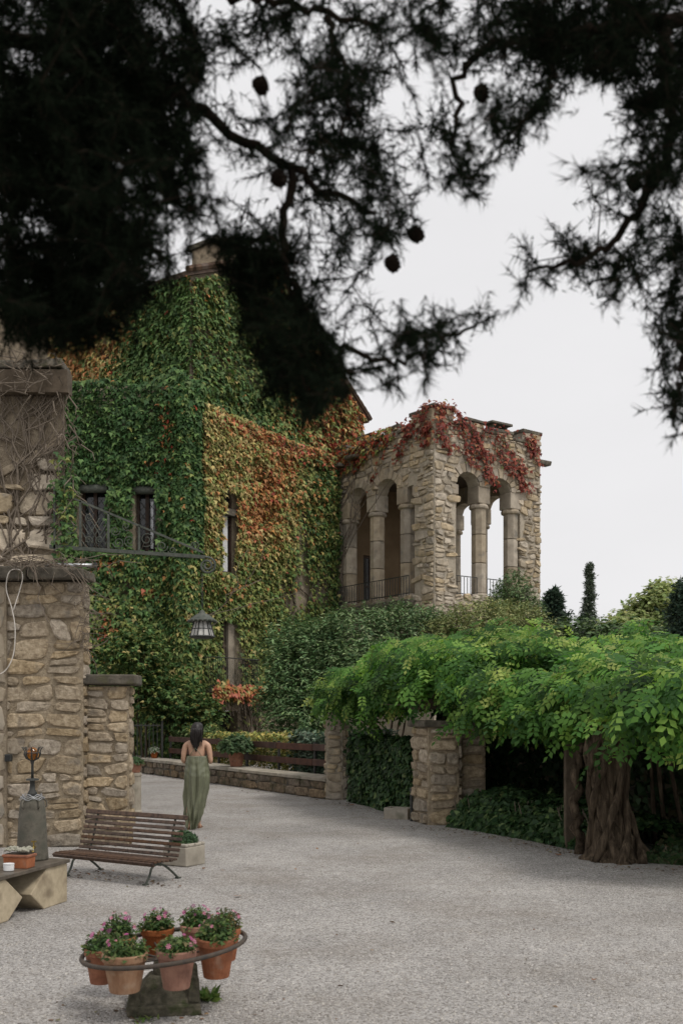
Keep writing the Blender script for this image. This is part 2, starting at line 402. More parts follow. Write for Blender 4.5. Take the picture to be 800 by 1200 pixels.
# ------------------------------------------------------------------ rubble masonry
def cells(W_, H, hr, wr, rng, x0=0.0, z0=0.0, amp=.35, split=.22, skip=None):
    """irregular coursed rubble: list of quads (4 corner points, x along and z up)"""
    zs = [z0]
    while zs[-1] < z0 + H - hr[0] * .6:
        zs.append(min(zs[-1] + rng.uniform(*hr), z0 + H))
    zs[-1] = z0 + H
    nb = len(zs)
    ph = rng.uniform(0, 6.28, (nb, 2)); hm = (hr[0] + hr[1]) / 2
    def bd(i, x):
        if i == 0 or i == nb - 1: return zs[i]
        a = amp * .3 * min(zs[i] - zs[i - 1], zs[i + 1] - zs[i])
        return zs[i] + a * (math.sin(x * 1.9 / hm * .6 + ph[i, 0]) + .7 * math.sin(x * 4.1 / hm * .5 + ph[i, 1]))
    out = []
    for i in range(nb - 1):
        xs = [x0]
        while xs[-1] < x0 + W_ - wr[0] * .7: xs.append(min(xs[-1] + rng.uniform(*wr) * (.7 + .6 * (zs[i + 1] - zs[i]) / hm), x0 + W_))
        xs[-1] = x0 + W_
        til = [0] + [rng.uniform(-.25, .25) * (zs[i + 1] - zs[i]) for _ in xs[1:-1]] + [0]
        for j in range(len(xs) - 1):
            a, b = xs[j], xs[j + 1]; ta, tb = til[j], til[j + 1]
            q = [(a - ta, bd(i, a)), (b - tb, bd(i, b)), (b + tb, bd(i + 1, b)), (a + ta, bd(i + 1, a))]
            if rng.uniform() < split and zs[i + 1] - zs[i] > hr[0] * 1.35:
                s = rng.uniform(.35, .65); t = s + rng.uniform(-.12, .12)
                ml = (q[0][0] * (1 - s) + q[3][0] * s, q[0][1] * (1 - s) + q[3][1] * s)
                mr = (q[1][0] * (1 - t) + q[2][0] * t, q[1][1] * (1 - t) + q[2][1] * t)
                qs = [[q[0], q[1], mr, ml], [ml, mr, q[2], q[3]]]
            else: qs = [q]
            for qq in qs:
                c = (sum(p[0] for p in qq) / 4, sum(p[1] for p in qq) / 4)
                if skip and skip(*c): continue
                out.append(qq)
    return out
def stone_vf(q, gap, depth, rng, n=10, ex=4.8):
    """a rough stone filling the quad q: vertices (x, z, out) and faces"""
    q = np.array(q); e = q - np.roll(q, 1, 0); sz = np.linalg.norm(e, axis=1).min()
    g = min(gap / max(sz, 1e-3), .35)
    an = np.arange(n) * 2 * math.pi / n + rng.uniform(0, 6.28 / n)
    c, s = np.cos(an), np.sin(an)
    sx = np.sign(c) * np.abs(c) ** (2 / ex); sy = np.sign(s) * np.abs(s) ** (2 / ex)
    def ring(k, jit):
        kk = k * (1 + jit * rng.uniform(-1, 1, n))
        a = .5 + .5 * sx * kk; b = .5 + .5 * sy * kk
        return ((1 - a) * (1 - b))[:, None] * q[0] + (a * (1 - b))[:, None] * q[1] + (a * b)[:, None] * q[2] + ((1 - a) * b)[:, None] * q[3]
    r0 = ring(1 - g, .12); cen = q.mean(0)
    r1 = cen + (r0 - cen) * (.95); r2 = cen + (r0 - cen) * rng.uniform(.66, .86)
    tx, tz = rng.uniform(-.5, .5, 2) * depth / max(sz, .05)
    def o(p, base): return base + ((p - cen) @ np.array([tx, tz])) + rng.uniform(-.14, .14, len(p)) * depth
    V = np.vstack([np.c_[r0, np.full(n, -.012)], np.c_[r1, np.maximum(o(r1, depth * .70), .004)], np.c_[r2, np.maximum(o(r2, depth), .006)], [[*cen, depth * rng.uniform(.85, 1.1)]]])
    fs = []
    for k in range(n):
        k2 = (k + 1) % n
        fs += [(k, k2, n + k2, n + k), (n + k, n + k2, 2 * n + k2, 2 * n + k), (2 * n + k, 2 * n + k2, 3 * n)]
    return V, fs
def lay_stones(parent, O, ex, en, quads, mat, gap=.018, depth=.05, rng=RNG, limit=300, name='stone', rest='rubble', n=10, expo=4.2):
    """stones on a wall face: O origin (world), ex along, en outward; nearest/largest ones are parts, the rest one mesh"""
    O = Vector(O); ex = Vector(ex).normalized(); en = Vector(en).normalized(); up = Vector((0, 0, 1))
    base = Vector(parent.location)
    flip = ex.cross(up).dot(en) < 0
    items = []
    for q in quads:
        V, fs = stone_vf(q, gap, depth * rng.uniform(.6, 1.25), rng, n, expo)
        a = np.array(q); area = abs((a[2] - a[0])[0] * (a[3] - a[1])[1] - (a[2] - a[0])[1] * (a[3] - a[1])[0])
        items.append((area, V, fs))
    items.sort(key=lambda t: -t[0])
    mb = MB()
    for i, (ar, V, fs) in enumerate(items):
        pts = [O + ex * float(p[0]) + up * float(p[1]) + en * float(p[2]) for p in V]
        if flip: fs = [f[::-1] for f in fs]
        if i < limit:
            c = pts[-1].copy()
            me = bpy.data.meshes.new(name)
            me.from_pydata([tuple(p - c) for p in pts], [], fs)
            link(name, me, mat, parent, c - base)
        else: mb.add([p - base for p in pts], fs)
    if mb.v:
        o = mb.build(rest, mat, parent); o['kind'] = 'stuff'
    return min(len(items), limit)

# ------------------------------------------------------------------ ground
UP = Vector((0, 0, 1))
g = MB(); g.add([(-900, -300, 0), (900, -300, 0), (900, 1500, 0), (-900, 1500, 0)], [(0, 1, 2, 3)])
tag(g.build('gravel_court', M['gravel']), kind='structure')

# loose pebbles lying on the court near the camera: real little stones
def pebbles():
    rng = np.random.default_rng(21); n = 26000
    v = 850 + 400 * rng.uniform(0, 1, n) ** .8; u = rng.uniform(-60, 860, n)
    Y = CAMH * F / (v - HZ); P = np.c_[(u - 400) / F * Y, Y, np.zeros(n)]
    keep = (Y < 17) & (P[:, 0] > -3.0 - .0 * Y) & (P[:, 0] < 3.1); P = P[keep]; n = len(P)
    oct_v = np.array([(1, 0, 0), (0, 1, 0), (-1, 0, 0), (0, -1, 0), (0, 0, 1.)]); fs = [(0, 1, 4), (1, 2, 4), (2, 3, 4), (3, 0, 4)]
    s = rng.uniform(.004, .010, n) * (1 + .5 * (rng.uniform(size=n) > .95)); an = rng.uniform(0, 6.28, n)
    sc = np.c_[s, s * rng.uniform(.6, 1, n), s * rng.uniform(.5, .9, n)]
    V = oct_v[None] * sc[:, None]
    c, d = np.cos(an)[:, None], np.sin(an)[:, None]
    V = np.stack([V[..., 0] * c - V[..., 1] * d, V[..., 0] * d + V[..., 1] * c, V[..., 2]], -1) + P[:, None]
    me = bpy.data.meshes.new('pebbles')
    me.from_pydata(V.reshape(-1, 3).tolist(), [], [tuple(i + 5 * k for i in f) for k in range(n) for f in fs]); me.update()
    o = link('loose_gravel', me, M['pebble']); o['kind'] = 'stuff'
pebbles()

# ------------------------------------------------------------------ walls with openings
def strip_wall(mb, O, ex, en, T, x0, x1, z0, top, openings, n=8):
    """wall in the plane O + x*ex + z*up, front face at O, thickness T inward; openings (a, b, z_bottom, z_spring, rise)"""
    ex, en, O = Vector(ex), Vector(en), Vector(O)
    def hexa(xa, xb, za, zb, ta, tb):
        p = []
        for o in (0, -T):
            for x, z in ((xa, za), (xb, zb), (xb, tb), (xa, ta)): p.append(O + ex * x + UP * z + en * o)
        mb.add(p, [(0, 1, 2, 3), (7, 6, 5, 4), (0, 4, 5, 1), (1, 5, 6, 2), (2, 6, 7, 3), (3, 7, 4, 0)])
    cur = x0
    for a, b, zb, zs, rise in sorted(openings):
        if a > cur: hexa(cur, a, z0, z0, top, top)
        if zb > z0: hexa(a, b, z0, z0, zb, zb)
        k = n if rise else 1
        for i in range(k):
            xa, xb = a + (b - a) * i / k, a + (b - a) * (i + 1) / k
            def h(x):
                t = (x - a) / (b - a) * 2 - 1
                return zs + rise * math.sqrt(max(0, 1 - t * t))
            hexa(xa, xb, h(xa), h(xb), top, top)
        cur = b
    if cur < x1: hexa(cur, x1, z0, z0, top, top)
def in_open(ops, pad=0.0):
    def f(x, z):
        for a, b, zb, zs, rise in ops:
            if not rise:
                if a < x < b and zb < z < zs + .05: return True
                continue
            if a - pad * .3 < x < b + pad * .3 and z > zb:
                t = (x - (a + b) / 2) / ((b - a) / 2 + pad)
                if abs(t) < 1 and z < zs + (rise + pad) * math.sqrt(1 - t * t): return True
        return False
    return f

# ------------------------------------------------------------------ stone loggia on the upper floor
R_ = Vector((.809, .588, 0)); L_ = Vector((-.588, .809, 0))
LA = Vector((3.33, 35.8, 0)); LR, LL = 5.5, 6.57
FLOOR, RING, SPR, BASE = 6.2, 9.64, 10.30, 12.30
def build_loggia():
    rng = np.random.default_rng(11)
    t = thing('stone_loggia', 'rubble stone tower with arched open loggia and battlements', 'tower', LA)
    opr = [(1.05, 2.2, FLOOR, SPR, .46), (2.2, 2.7, FLOOR, SPR - .02, 0), (2.7, 3.87, FLOOR, SPR, .46), (3.87, 4.38, FLOOR, SPR - .02, 0)]
    opl = [(1.08, 1.55, FLOOR, SPR - .1, .1), (1.55, 2.05, FLOOR, SPR - .02, 0), (2.05, 3.4, FLOOR, SPR, .5), (3.4, 3.9, FLOOR, SPR - .02, 0), (3.9, 5.19, FLOOR, SPR, .5), (5.19, 5.69, FLOOR, SPR - .02, 0)]
    wr, wl = MB(), MB()
    strip_wall(wr, LA, R_, -L_, .55, 0, LR, 0, BASE, opr)
    strip_wall(wl, LA + L_ * .002, L_, -R_, .55, .552, LL, 0, BASE - .003, opl)
    wr.build('wall', M['mortar_pale'], t, world=True); wl.build('wall', M['mortar_pale'], t, world=True)
    # rear walls: one open to the garden, one with the door of the house
    bk = MB(); OB = LA + R_ * LR
    opb = [(1.5, 2.75, FLOOR, SPR, .4), (2.75, 3.35, FLOOR, SPR - .02, 0), (3.35, 4.45, FLOOR, SPR, .4), (4.45, 4.9, FLOOR, SPR - .02, 0), (4.9, 5.9, FLOOR, SPR, .4)]
    strip_wall(bk, OB, L_, R_, .5, .56, LL, 0, BASE - .006, opb)
    bk.build('rear_wall', M['ashlar'], t, world=True)
    hb = MB(); strip_wall(hb, LA + L_ * (LL - .001), R_, L_, .4, .56, LR - .52, 0, BASE - .009, [(1.5, 2.3, FLOOR, 8.5, 0), (3.42, 3.66, FLOOR, SPR, .1)])
    hb.build('house_side_wall', M['warm_wall'], t, world=True)
    d = MB(); c = LA + L_ * (LL - .25) + R_ * 1.9
    Rr = Matrix.Rotation(math.atan2(R_.y, R_.x), 3, 'Z')
    d.box(c + UP * (FLOOR + 1.15), (.78, .06, 2.3), Rr)
    do = d.build('door', M['glass_dark'], t, world=True)
    fr = MB()
    for s in (-.36, 0, .36): fr.box(c + R_ * s - L_ * .04 + UP * (FLOOR + 1.15), (.07, .05, 2.3), Rr)
    for z in (.06, 1.0, 2.24): fr.box(c - L_ * .045 + UP * (FLOOR + z), (.78, .045, .08), Rr)
    o = fr.build('door_frame', M['frame_wood'], t, world=True)
    fl = MB()
    fl.prism([LA + R_ * .1 + L_ * .1 + UP * (FLOOR - .3), LA + R_ * (LR - .1) + L_ * .1 + UP * (FLOOR - .3), LA + R_ * (LR - .1) + L_ * (LL - .1) + UP * (FLOOR - .3), LA + R_ * .1 + L_ * (LL - .1) + UP * (FLOOR - .3)], UP * .295)
    fl.build('floor_slab', M['slab'], t, world=True)
    ce = MB()
    ce.prism([LA + R_ * .5 + L_ * .5 + UP * 11.35, LA + R_ * (LR - .45) + L_ * .5 + UP * 11.35, LA + R_ * (LR - .45) + L_ * (LL - .35) + UP * 11.35, LA + R_ * .5 + L_ * (LL - .35) + UP * 11.35], UP * .3)
    ce.build('ceiling', M['old_wood'], t, world=True)
    # projecting ledge under the left arches
    lg = MB(); lg.prism([LA + L_ * 1.0 + UP * (FLOOR - .42), LA + L_ * LL + UP * (FLOOR - .42), LA + L_ * LL - R_ * .42 + UP * (FLOOR - .42), LA + L_ * 1.0 - R_ * .42 + UP * (FLOOR - .42)], UP * .28)
    lg.build('ledge', M['cap'], t, world=True, bevel=.03)
    # columns: shaft of drums, ring and block capital
    def column(p, axis, half=False, w=.275):
        ang = math.atan2(axis.y, axis.x) + math.pi / 8
        z = FLOOR - .1
        base = MB().lathe([(w * 1.35, 0), (w * 1.35, .18), (w * 1.1, .26)], 8, p + UP * z, rot=ang)
        sh = base.build('column', M['ashlar'], t, world=True)
        zz = z + .26
        hs = [1.0, .95, .85]; k = (RING - .12 - zz) / sum(hs)
        for h in hs:
            m = MB().lathe([(w * 1.02, .012), (w * 1.06, .03), (w * 1.06, h * k - .03), (w * 1.02, h * k - .012)], 8, Vector((0, 0, 0)), rot=ang)
            m.shift(p + UP * zz - LA); o = link('drum', m.mesh('drum'), M['ashlar'], sh); zz += h * k
        cp = MB().lathe([(w * 1.05, 0), (w * 1.32, .04), (w * 1.36, .1), (w * 1.28, .15), (w * 1.12, .19)], 12, p + UP * (RING - .13) - LA)
        link('capital_ring', cp.mesh('capital_ring'), M['ashlar'], sh)
        Rk = Matrix.Rotation(math.atan2(axis.y, axis.x), 3, 'Z')
        bl = MB().box(p + UP * (RING + .055 + (SPR - RING - .02) / 2) - LA, (.60, .62, SPR - RING - .03), Rk)
        bo = link('capital_block', bl.mesh('capital_block'), M['ashlar'], sh)
        b = bo.modifiers.new('bevel', 'BEVEL'); b.width = .03; b.segments = 2
    for x in (2.45, 4.13): column(LA + R_ * x + L_ * .27, R_)
    for x in (1.80, 3.65, 5.44): column(LA + L_ * x + R_ * .27, L_)
    for x in (3.05, 4.68): column(OB + L_ * x - R_ * .25, L_)
    # corbels at the corner pier
    for p, ax, e in ((LA + R_ * .98 + L_ * .25, R_, 0), (LA + L_ * 1.02 + R_ * .25, L_, 0)):
        Rk = Matrix.Rotation(math.atan2(ax.y, ax.x), 3, 'Z')
        m = MB().box(p + UP * (RING + .42), (.34, .58, .36), Rk).box(p - ax * .04 + UP * (RING - .02), (.26, .56, .16), Rk)
        m.build('corbel', M['ashlar'], t, world=True, bevel=.02)
    # voussoirs round each arch
    def arch_stones(O, ex, en, ops):
        for a, b, zb, zs, rise in ops:
            if b - a < .6 or not rise: continue
            n = 9; cx, hw = (a + b) / 2, (b - a) / 2
            for i in range(n):
                a0, a1 = math.pi * (i + .06) / n, math.pi * (i + .94) / n
                ou = .36 + rng.uniform(-.04, .05)
                poly = []
                for an, k in ((a0, 0), (a1, 0), (a1, ou), (a0, ou)):
                    poly.append(Vector(O) + ex * (cx - math.cos(an) * (hw + k * .9) ) + UP * (zs + math.sin(an) * (rise + k)) + en * .0)
                d = .055 + rng.uniform(0, .03)
                MB().prism([p - en * .1 for p in poly], en * (d + .1)).build('arch_stone', M['ashlar'], t, world=True, bevel=.012)
    arch_stones(LA, R_, -L_, opr); arch_stones(LA, L_, -R_, opl)
    # rubble
    qr = cells(LR, BASE - 5.2, (.15, .34), (.18, .52), rng, 0, 5.2, amp=.8, split=.42, skip=in_open(opr, .34))
    ql = cells(LL, BASE - 5.2, (.15, .34), (.18, .52), rng, 0, 5.2, amp=.8, split=.42, skip=in_open(opl, .34))
    lay_stones(t, LA, R_, -L_, qr, M['stone_pale'], .02, .07, rng, 190)
    lay_stones(t, LA, L_, -R_, ql, M['stone_pale'], .02, .07, rng, 110)
    # battlements with coping slabs
    mer = []
    for x0, x1, zt in ((-.05, .95, 13.02), (.95, 1.5, 12.55), (1.5, 2.5, 12.78), (2.5, 3.1, 12.5), (3.1, 3.95, 12.62), (3.95, 4.5, 12.45), (4.5, LR + .03, 12.86)):
        mer.append((LA + R_ * ((x0 + x1) / 2) + L_ * .27, R_, x1 - x0, zt))
    for x0, x1, zt in ((.58, 1.3, 12.95), (1.3, 2.0, 12.5), (2.0, 2.9, 12.75), (2.9, 3.6, 12.45), (3.6, 4.5, 12.8), (4.5, 5.3, 12.42), (5.3, LL, 12.7)):
        mer.append((LA + L_ * ((x0 + x1) / 2) + R_ * .27, L_, x1 - x0, zt))
    for x0, x1, zt in ((.6, 1.6, 12.9), (2.6, 3.5, 12.9), (4.6, 5.6, 12.9)):
        mer.append((OB + L_ * ((x0 + x1) / 2) - R_ * .27, L_, x1 - x0, zt))
    for p, ax, w, zt in mer:
        Rk = Matrix.Rotation(math.atan2(ax.y, ax.x), 3, 'Z')
        MB().box(p + UP * ((BASE + zt - .12) / 2), (w - .02, .54, zt - .12 - BASE), Rk).build('merlon', M['stone_pale'], t, world=True, bevel=.03)
        MB().box(p + UP * (zt - .06), (w + rng.uniform(.02, .10), .68, .12), Rk @ Matrix.Rotation(rng.uniform(-.03, .03), 3, 'Y'), jit=.02).build('coping_slab', M['cap'], t, world=True, bevel=.025)
    # rough stones facing the battlements
    for O, ex, en, lst in ((LA, R_, -L_, mer[:7]), (LA, L_, -R_, mer[7:14])):
        mb = []
        for p, ax, w, zt in lst:
            x = (p - LA).dot(ax)
            mb += cells(w, zt - .12 - BASE, (.14, .24), (.25, .5), rng, x - w / 2, BASE)
        lay_stones(t, O, ex, en, mb, M['stone_pale'], .02, .07, rng, 0)
    # a flat slab raised on two small stones, and the water spout at the far corner
    p = LA + R_ * 3.75 + L_ * .6
    Rk = Matrix.Rotation(math.atan2(R_.y, R_.x), 3, 'Z')
    MB().box(p + UP * 13.02, (1.1, .6, .1), Rk, jit=.02).build('chimney_slab', M['cap'], t, world=True, bevel=.02)
    MB().box(p + UP * 12.7 - R_ * .35, (.1, .3, .56), Rk).box(p + UP * 12.7 + R_ * .35, (.1, .3, .56), Rk).build('chimney_prop', M['cap'], t, world=True)
    MB().box(LA + R_ * (LR + .2) + L_ * .1 + UP * 11.72, (.75, .34, .16), Rk, jit=.03).build('water_spout', M['cap'], t, world=True, bevel=.03)
    for x, z in ((6.3, 12.15), (4.6, 12.0), (5.6, 11.85)):
        MB().box(LA + L_ * x - R_ * .18 + UP * z, (.7, .5, .14), Matrix.Rotation(math.atan2(L_.y, L_.x), 3, 'Z'), jit=.04).build('eaves_slab', M['cap'], t, world=True, bevel=.03)
    # iron railings between the columns
    bar = MB().tube([(0, 0, 0), (0, 0, .70)], .014, 5).mesh('baluster')
    bar.materials.append(M['iron'])
    def railing(p0, p1):
        m = MB(); ax = (p1 - p0); n = max(2, int(ax.length / .16))
        a = math.atan2(ax.y, ax.x); Rk = Matrix.Rotation(a, 3, 'Z')
        for z in (.73, .08): m.box((p0 + p1) / 2 + UP * (FLOOR + z), (ax.length, .035, .03), Rk)
        r = m.build('railing', M['iron'], t, world=True)
        for i in range(n + 1):
            o = link('baluster', bar, None, r, p0 + ax * (i / n) + UP * FLOOR - LA)
    o_ = .10
    railing(LA + R_ * 1.06 + L_ * o_, LA + R_ * 2.2 + L_ * o_); railing(LA + R_ * 2.72 + L_ * o_, LA + R_ * 3.87 + L_ * o_)
    railing(LA + L_ * 1.1 - R_ * .25, LA + L_ * 5.9 - R_ * .25)
    return t
loggia = build_loggia()

# ------------------------------------------------------------------ ivy covered house
C0 = Vector((-4.84, 33.6, 0)); D_ = Vector((.557, .831, 0)).normalized(); E_ = Vector((D_.y, -D_.x, 0))
CORN = 12.1
BAYX0, BAYTOP = -13.0, 12.9
op_bay = [(-8.78 - BAYX0, -7.90 - BAYX0, 7.30, 9.45, 0), (-6.94 - BAYX0, -6.22 - BAYX0, 7.30, 9.40, 0)]
op_side = [(1.0, 1.82, 6.75, 9.3, .35), (.95, 1.9, 2.75, 5.1, .0), (5.6, 6.1, 3.6, 5.3, 0)]
op_base = (.7, 2.1, .7, 1.95)
def build_house():
    rng = np.random.default_rng(5)
    t = thing('ivy_house', 'tall stone house overgrown with green and red ivy', 'house', C0)
    w = MB(); strip_wall(w, (BAYX0, 33.6, 0), (1, 0, 0), (0, -1, 0), .4, 0, -4.84 - BAYX0, 0, BAYTOP, op_bay)
    w.build('front_wall', M['wall'], t, world=True)
    w = MB(); s0 = [(op_base[0], op_base[1], op_base[2], op_base[3], 0)]
    strip_wall(w, C0 - E_ * .003, D_, E_, .4, 0, 7.95, 2.3, 5.9, op_side[1:]); strip_wall(w, C0 - E_ * .003, D_, E_, .4, 0, 7.95, 5.9, CORN, op_side[:1])
    strip_wall(w, C0 - E_ * .003, D_, E_, .4, 0, 7.95, 0, 2.3, s0)
    w.build('side_wall', M['wall'], t, world=True)
    # upper storey with its gable
    O = C0 - E_ * .35
    poly = [(-.0, 9), (-.0, 16.7), (1.3, 17.35), (2.6, 18.1), (4.0, 18.55), (4.9, 18.1), (10.7, 14.55), (10.7, 9)]
    g = MB(); g.prism([O + D_ * s + UP * z for s, z in poly][::-1], -E_ * 9)
    g.build('gable_wall', M['wall'], t, world=True)
    # roof slopes with rows of tiles on the verge
    def slope(a, b, name):
        m = MB(); pa, pb = O + D_ * a[0] + UP * (a[1] + .02) + E_ * .22, O + D_ * b[0] + UP * (b[1] + .02) + E_ * .22
        n_ = (pb - pa).normalized().cross(E_); n_ = n_ if n_.z > 0 else -n_
        m.prism([pa, pb, pb + n_ * .16, pa + n_ * .16], -E_ * 9.3)
        m.build(name, M['roof'], t, world=True)
        k = int((pb - pa).length / .32)
        for i in range(k):
            p = pa + (pb - pa) * ((i + .5) / k) + n_ * .2 + E_ * .02
            d = (pb - pa).normalized()
            MB().tube([p - d * .17, p + d * .17], [.12, .10], 6).build('verge_tile', M['roof'], t, world=True)
    slope((4.0, 18.55), (11.0, 14.35), 'roof'); slope((4.0, 18.55), (-.3, 16.55), 'roof')
    cpos = O + D_ * 2.6 - E_ * 1.0
    Rk = Matrix.Rotation(math.atan2(D_.y, D_.x), 3, 'Z')
    ch = MB().box(cpos + UP * 17.0, (1.5, 1.2, 3.4), Rk).build('chimney', M['mortar'], t, world=True)
    cc = MB().box(cpos + UP * 18.78 - C0, (1.75, 1.45, .16), Rk, jit=.03)
    link('chimney_cap', cc.mesh('chimney_cap'), M['cap'], ch)
    # stone cornice along the side and small gable-foot stones
    for i in range(10):
        s = 7.95 * (i + .5) / 10
        MB().box(C0 + D_ * s + E_ * .0 + UP * (CORN - .12 + rng.uniform(-.03, .03)), (.77, .36, .2), Rk, jit=.03).build('cornice_stone', M['cap'], t, world=True, bevel=.03)
    # windows of the front: brown frames, bars, dark panes, grey blind box above
    for a, b, zb, zt, _ in op_bay:
        xa, xb = a + BAYX0, b + BAYX0; cx = (xa + xb) / 2; y = 33.6 + .24
        f = MB()
        f.box((xa + .05, y, (zb + zt) / 2), (.09, .09, zt - zb)).box((xb - .05, y, (zb + zt) / 2), (.09, .09, zt - zb))
        f.box((cx, y, zb + .05), (xb - xa - .19, .09, .09)).box((cx, y, zt - .05), (xb - xa - .19, .09, .09)).box((cx, y - .01, (zb + zt) / 2), (.12, .10, zt - zb - .19))
        wf = f.build('window', M['frame_wood'], t, world=True)
        for s in (-1, 1):
            p = MB().box(Vector((cx + s * (xb - xa) / 4, y + .03, (zb + zt) / 2)) - C0, ((xb - xa) / 2 - .1, .012, zt - zb - .1))
            link('pane', p.mesh('pane'), M['glass_dark'], wf)
        if cx > -7:
            p = MB().box(Vector((xb - .2, y - .02, (zb + zt) / 2 - .1)) - C0, (.09, .02, zt - zb - .5)); link('shutter_edge', p.mesh('shutter_edge'), M['metal'], wf)
        la = MB(); yl = 33.56; w_, h_ = xb - xa, zt - zb - .25      # diamond grille before the panes
        for k in range(-3, 8):
            for sg in (1, -1):
                x_a, z_a = (k * .28, 0.0); pts = []
                for i in range(25):
                    x = x_a + sg * i * .07; z = i * .095
                    if 0 <= x <= w_ and z <= h_: pts.append(Vector((xa + x, yl - .012 * (sg > 0), zb + z)) - C0)
                if len(pts) > 1: la.tube([pts[0], pts[-1]], .009, 4)
        link('grille', la.mesh('grille'), M['iron'], wf)
        p = MB().tube([Vector((xa - .06, 33.52, zt - .02)) - C0, Vector((xb + .06, 33.52, zt - .02)) - C0], .15, 10)
        link('blind_box', p.mesh('blind_box', True), M['iron_green'], wf)
    # windows of the side
    for k, (a, b, zb, zt, rise) in enumerate(op_side):
        c = C0 + D_ * ((a + b) / 2) - E_ * .12; zt2 = zt + rise * .9
        f = MB()
        for x in (a + .05, b - .05, (a + b) / 2): f.box(C0 + D_ * x - E_ * .10 + UP * ((zb + zt2) / 2), (.08, .08, zt2 - zb), Rk)
        for z in (zb + .05, (zb + zt2) / 2 + .3): f.box(c + E_ * .025 + UP * z, (b - a - .1, .075, .09), Rk)
        wf = f.build('window' if k != 1 else 'balcony_door', M['frame_wood'] if k != 1 else M['old_wood'], t, world=True)
        p = MB().box(c + UP * ((zb + zt2) / 2) - C0, (b - a, .012, zt2 - zb), Rk); link('pane', p.mesh('pane'), M['glass_dark'], wf)
        if k == 0:
            cu = MB(); n = 14
            x0 = a + .34
            pts = [C0 + D_ * (x0 + .26 * i / n) - E_ * (.045 + .02 * math.sin(i * 1.9)) for i in range(n + 1)]
            vs = [p + UP * z - C0 for z in (zb + .08, zt - .5) for p in pts]
            cu.add(vs, [(i, i + 1, n + 2 + i, n + 1 + i) for i in range(n)])
            link('curtain', cu.mesh('curtain', True), M['curtain'], wf)
            m = MB().box(C0 + D_ * ((a + b) / 2) + E_ * .0 + UP * (zt - .42) - C0, (b - a + .1, .42, .22), Rk); link('stone_transom', m.mesh('stone_transom'), M['cap'], wf)
        if k == 1:
            m = MB().box(C0 + D_ * (b - .20) - E_ * .02 + UP * ((zb + zt2) / 2) - C0, (.34, .12, zt2 - zb), Rk); link('stone_jamb', m.mesh('stone_jamb'), M['ashlar'], wf)
    # near-black sheet stands in for the shade inside the cellar opening
    m = MB().box(C0 + D_ * ((op_base[0] + op_base[1]) / 2) - E_ * .38 + UP * 1.32, (1.4, .03, 1.25), Rk); m.build('cellar_shade_sheet', M['black'], t, world=True)
    # balcony
    a, b = .02, 2.35; zb = 2.62
    m = MB().box(C0 + D_ * ((a + b) / 2) + E_ * .42 + UP * zb, (b - a, .84, .16), Rk); bal = m.build('balcony', M['cap'], t, world=True, bevel=.02)
    r = MB(); q0, q1 = C0 + D_ * a + E_ * .78, C0 + D_ * b + E_ * .78
    q2, q3 = C0 + D_ * a + E_ * .02, C0 + D_ * b + E_ * .02
    for z in (.16, 1.12):
        for s, e in ((q0, q1), (q2, q0), (q3, q1)): r.tube([s + UP * (zb + z) - C0, e + UP * (zb + z) - C0], .018, 5)
    ro = link('railing', r.mesh('railing'), M['iron'], bal)
    bars = MB()
    for s, e, n in ((q0, q1, 22), (q2, q0, 7), (q3, q1, 7)):
        for i in range(n + 1): bars.tube([s + (e - s) * (i / n) + UP * (zb + .08) - C0, s + (e - s) * (i / n) + UP * (zb + 1.12) - C0], .009, 4)
    link('balcony_bars', bars.mesh('balcony_bars'), M['iron'], bal)
    return t
house = build_house()

# ------------------------------------------------------------------ climbers on the house and the loggia
GRN_D, GRN, OLIVE, TAN, ORANGE, RED, PINK = (.043, .092, .030), (.105, .175, .055), (.215, .245, .075), (.45, .37, .15), (.44, .21, .08), (.33, .065, .04), (.52, .17, .11)
IVYC = [GRN_D, GRN, OLIVE, TAN, ORANGE, RED, PINK]
def ivy_on(name, parent, O, ex, en, bounds, n, size, wfun, mask, bulge=.25, up_tilt=.62, mat='leaf', thick=.12, seed=1, tmpl=T_IVY, var=.36):
    rng = np.random.default_rng(seed); O, ex, en = (np.array(Vector(a)) for a in (O, ex, en))
    x = rng.uniform(bounds[0], bounds[1], n); z = rng.uniform(bounds[2], bounds[3], n)
    P0 = O + ex * x[:, None] + np.array([0, 0, 1]) * z[:, None]
    keep = mask(x, z, P0, rng); x, z, P0 = x[keep], z[keep], P0[keep]; n = len(x)
    lump = fnoise(P0, 1.1) * .6 + fnoise(P0 + 7, 2.6) * .4
    off = .04 + bulge * (np.clip(lump + .35, 0, 1.6) + .35 * np.abs(fnoise(P0 + 3, 5.5))) + rng.uniform(0, 1, n) ** 2 * thick * 1.6
    P = P0 + en * off[:, None]
    gx = fnoise(P0 + ex * .12, 1.8) - fnoise(P0 - ex * .12, 1.8)
    N = en + np.array([0, 0, up_tilt]) - ex * gx[:, None] * .8 + rng.normal(size=(n, 3)) * .42
    A = np.array([0, 0, -1.]) + ex * rng.normal(size=(n, 1)) * .45 + en * .25
    u, v = px_of(P0)
    c = pal_w(IVYC, np.maximum(wfun(u, v, P0, rng), 0) ** 1.75, var, rng)
    return leaf_mesh(name, P, A, N, size * (.5 + 1.0 * rng.uniform(0, 1, n) ** 1.4), tmpl, c, M[mat], parent)
def sig(a): return 1 / (1 + np.exp(-a))
def blob(u, v, cu, cv, ru, rv): return np.exp(-((u - cu) / ru) ** 2 - ((v - cv) / rv) ** 2)
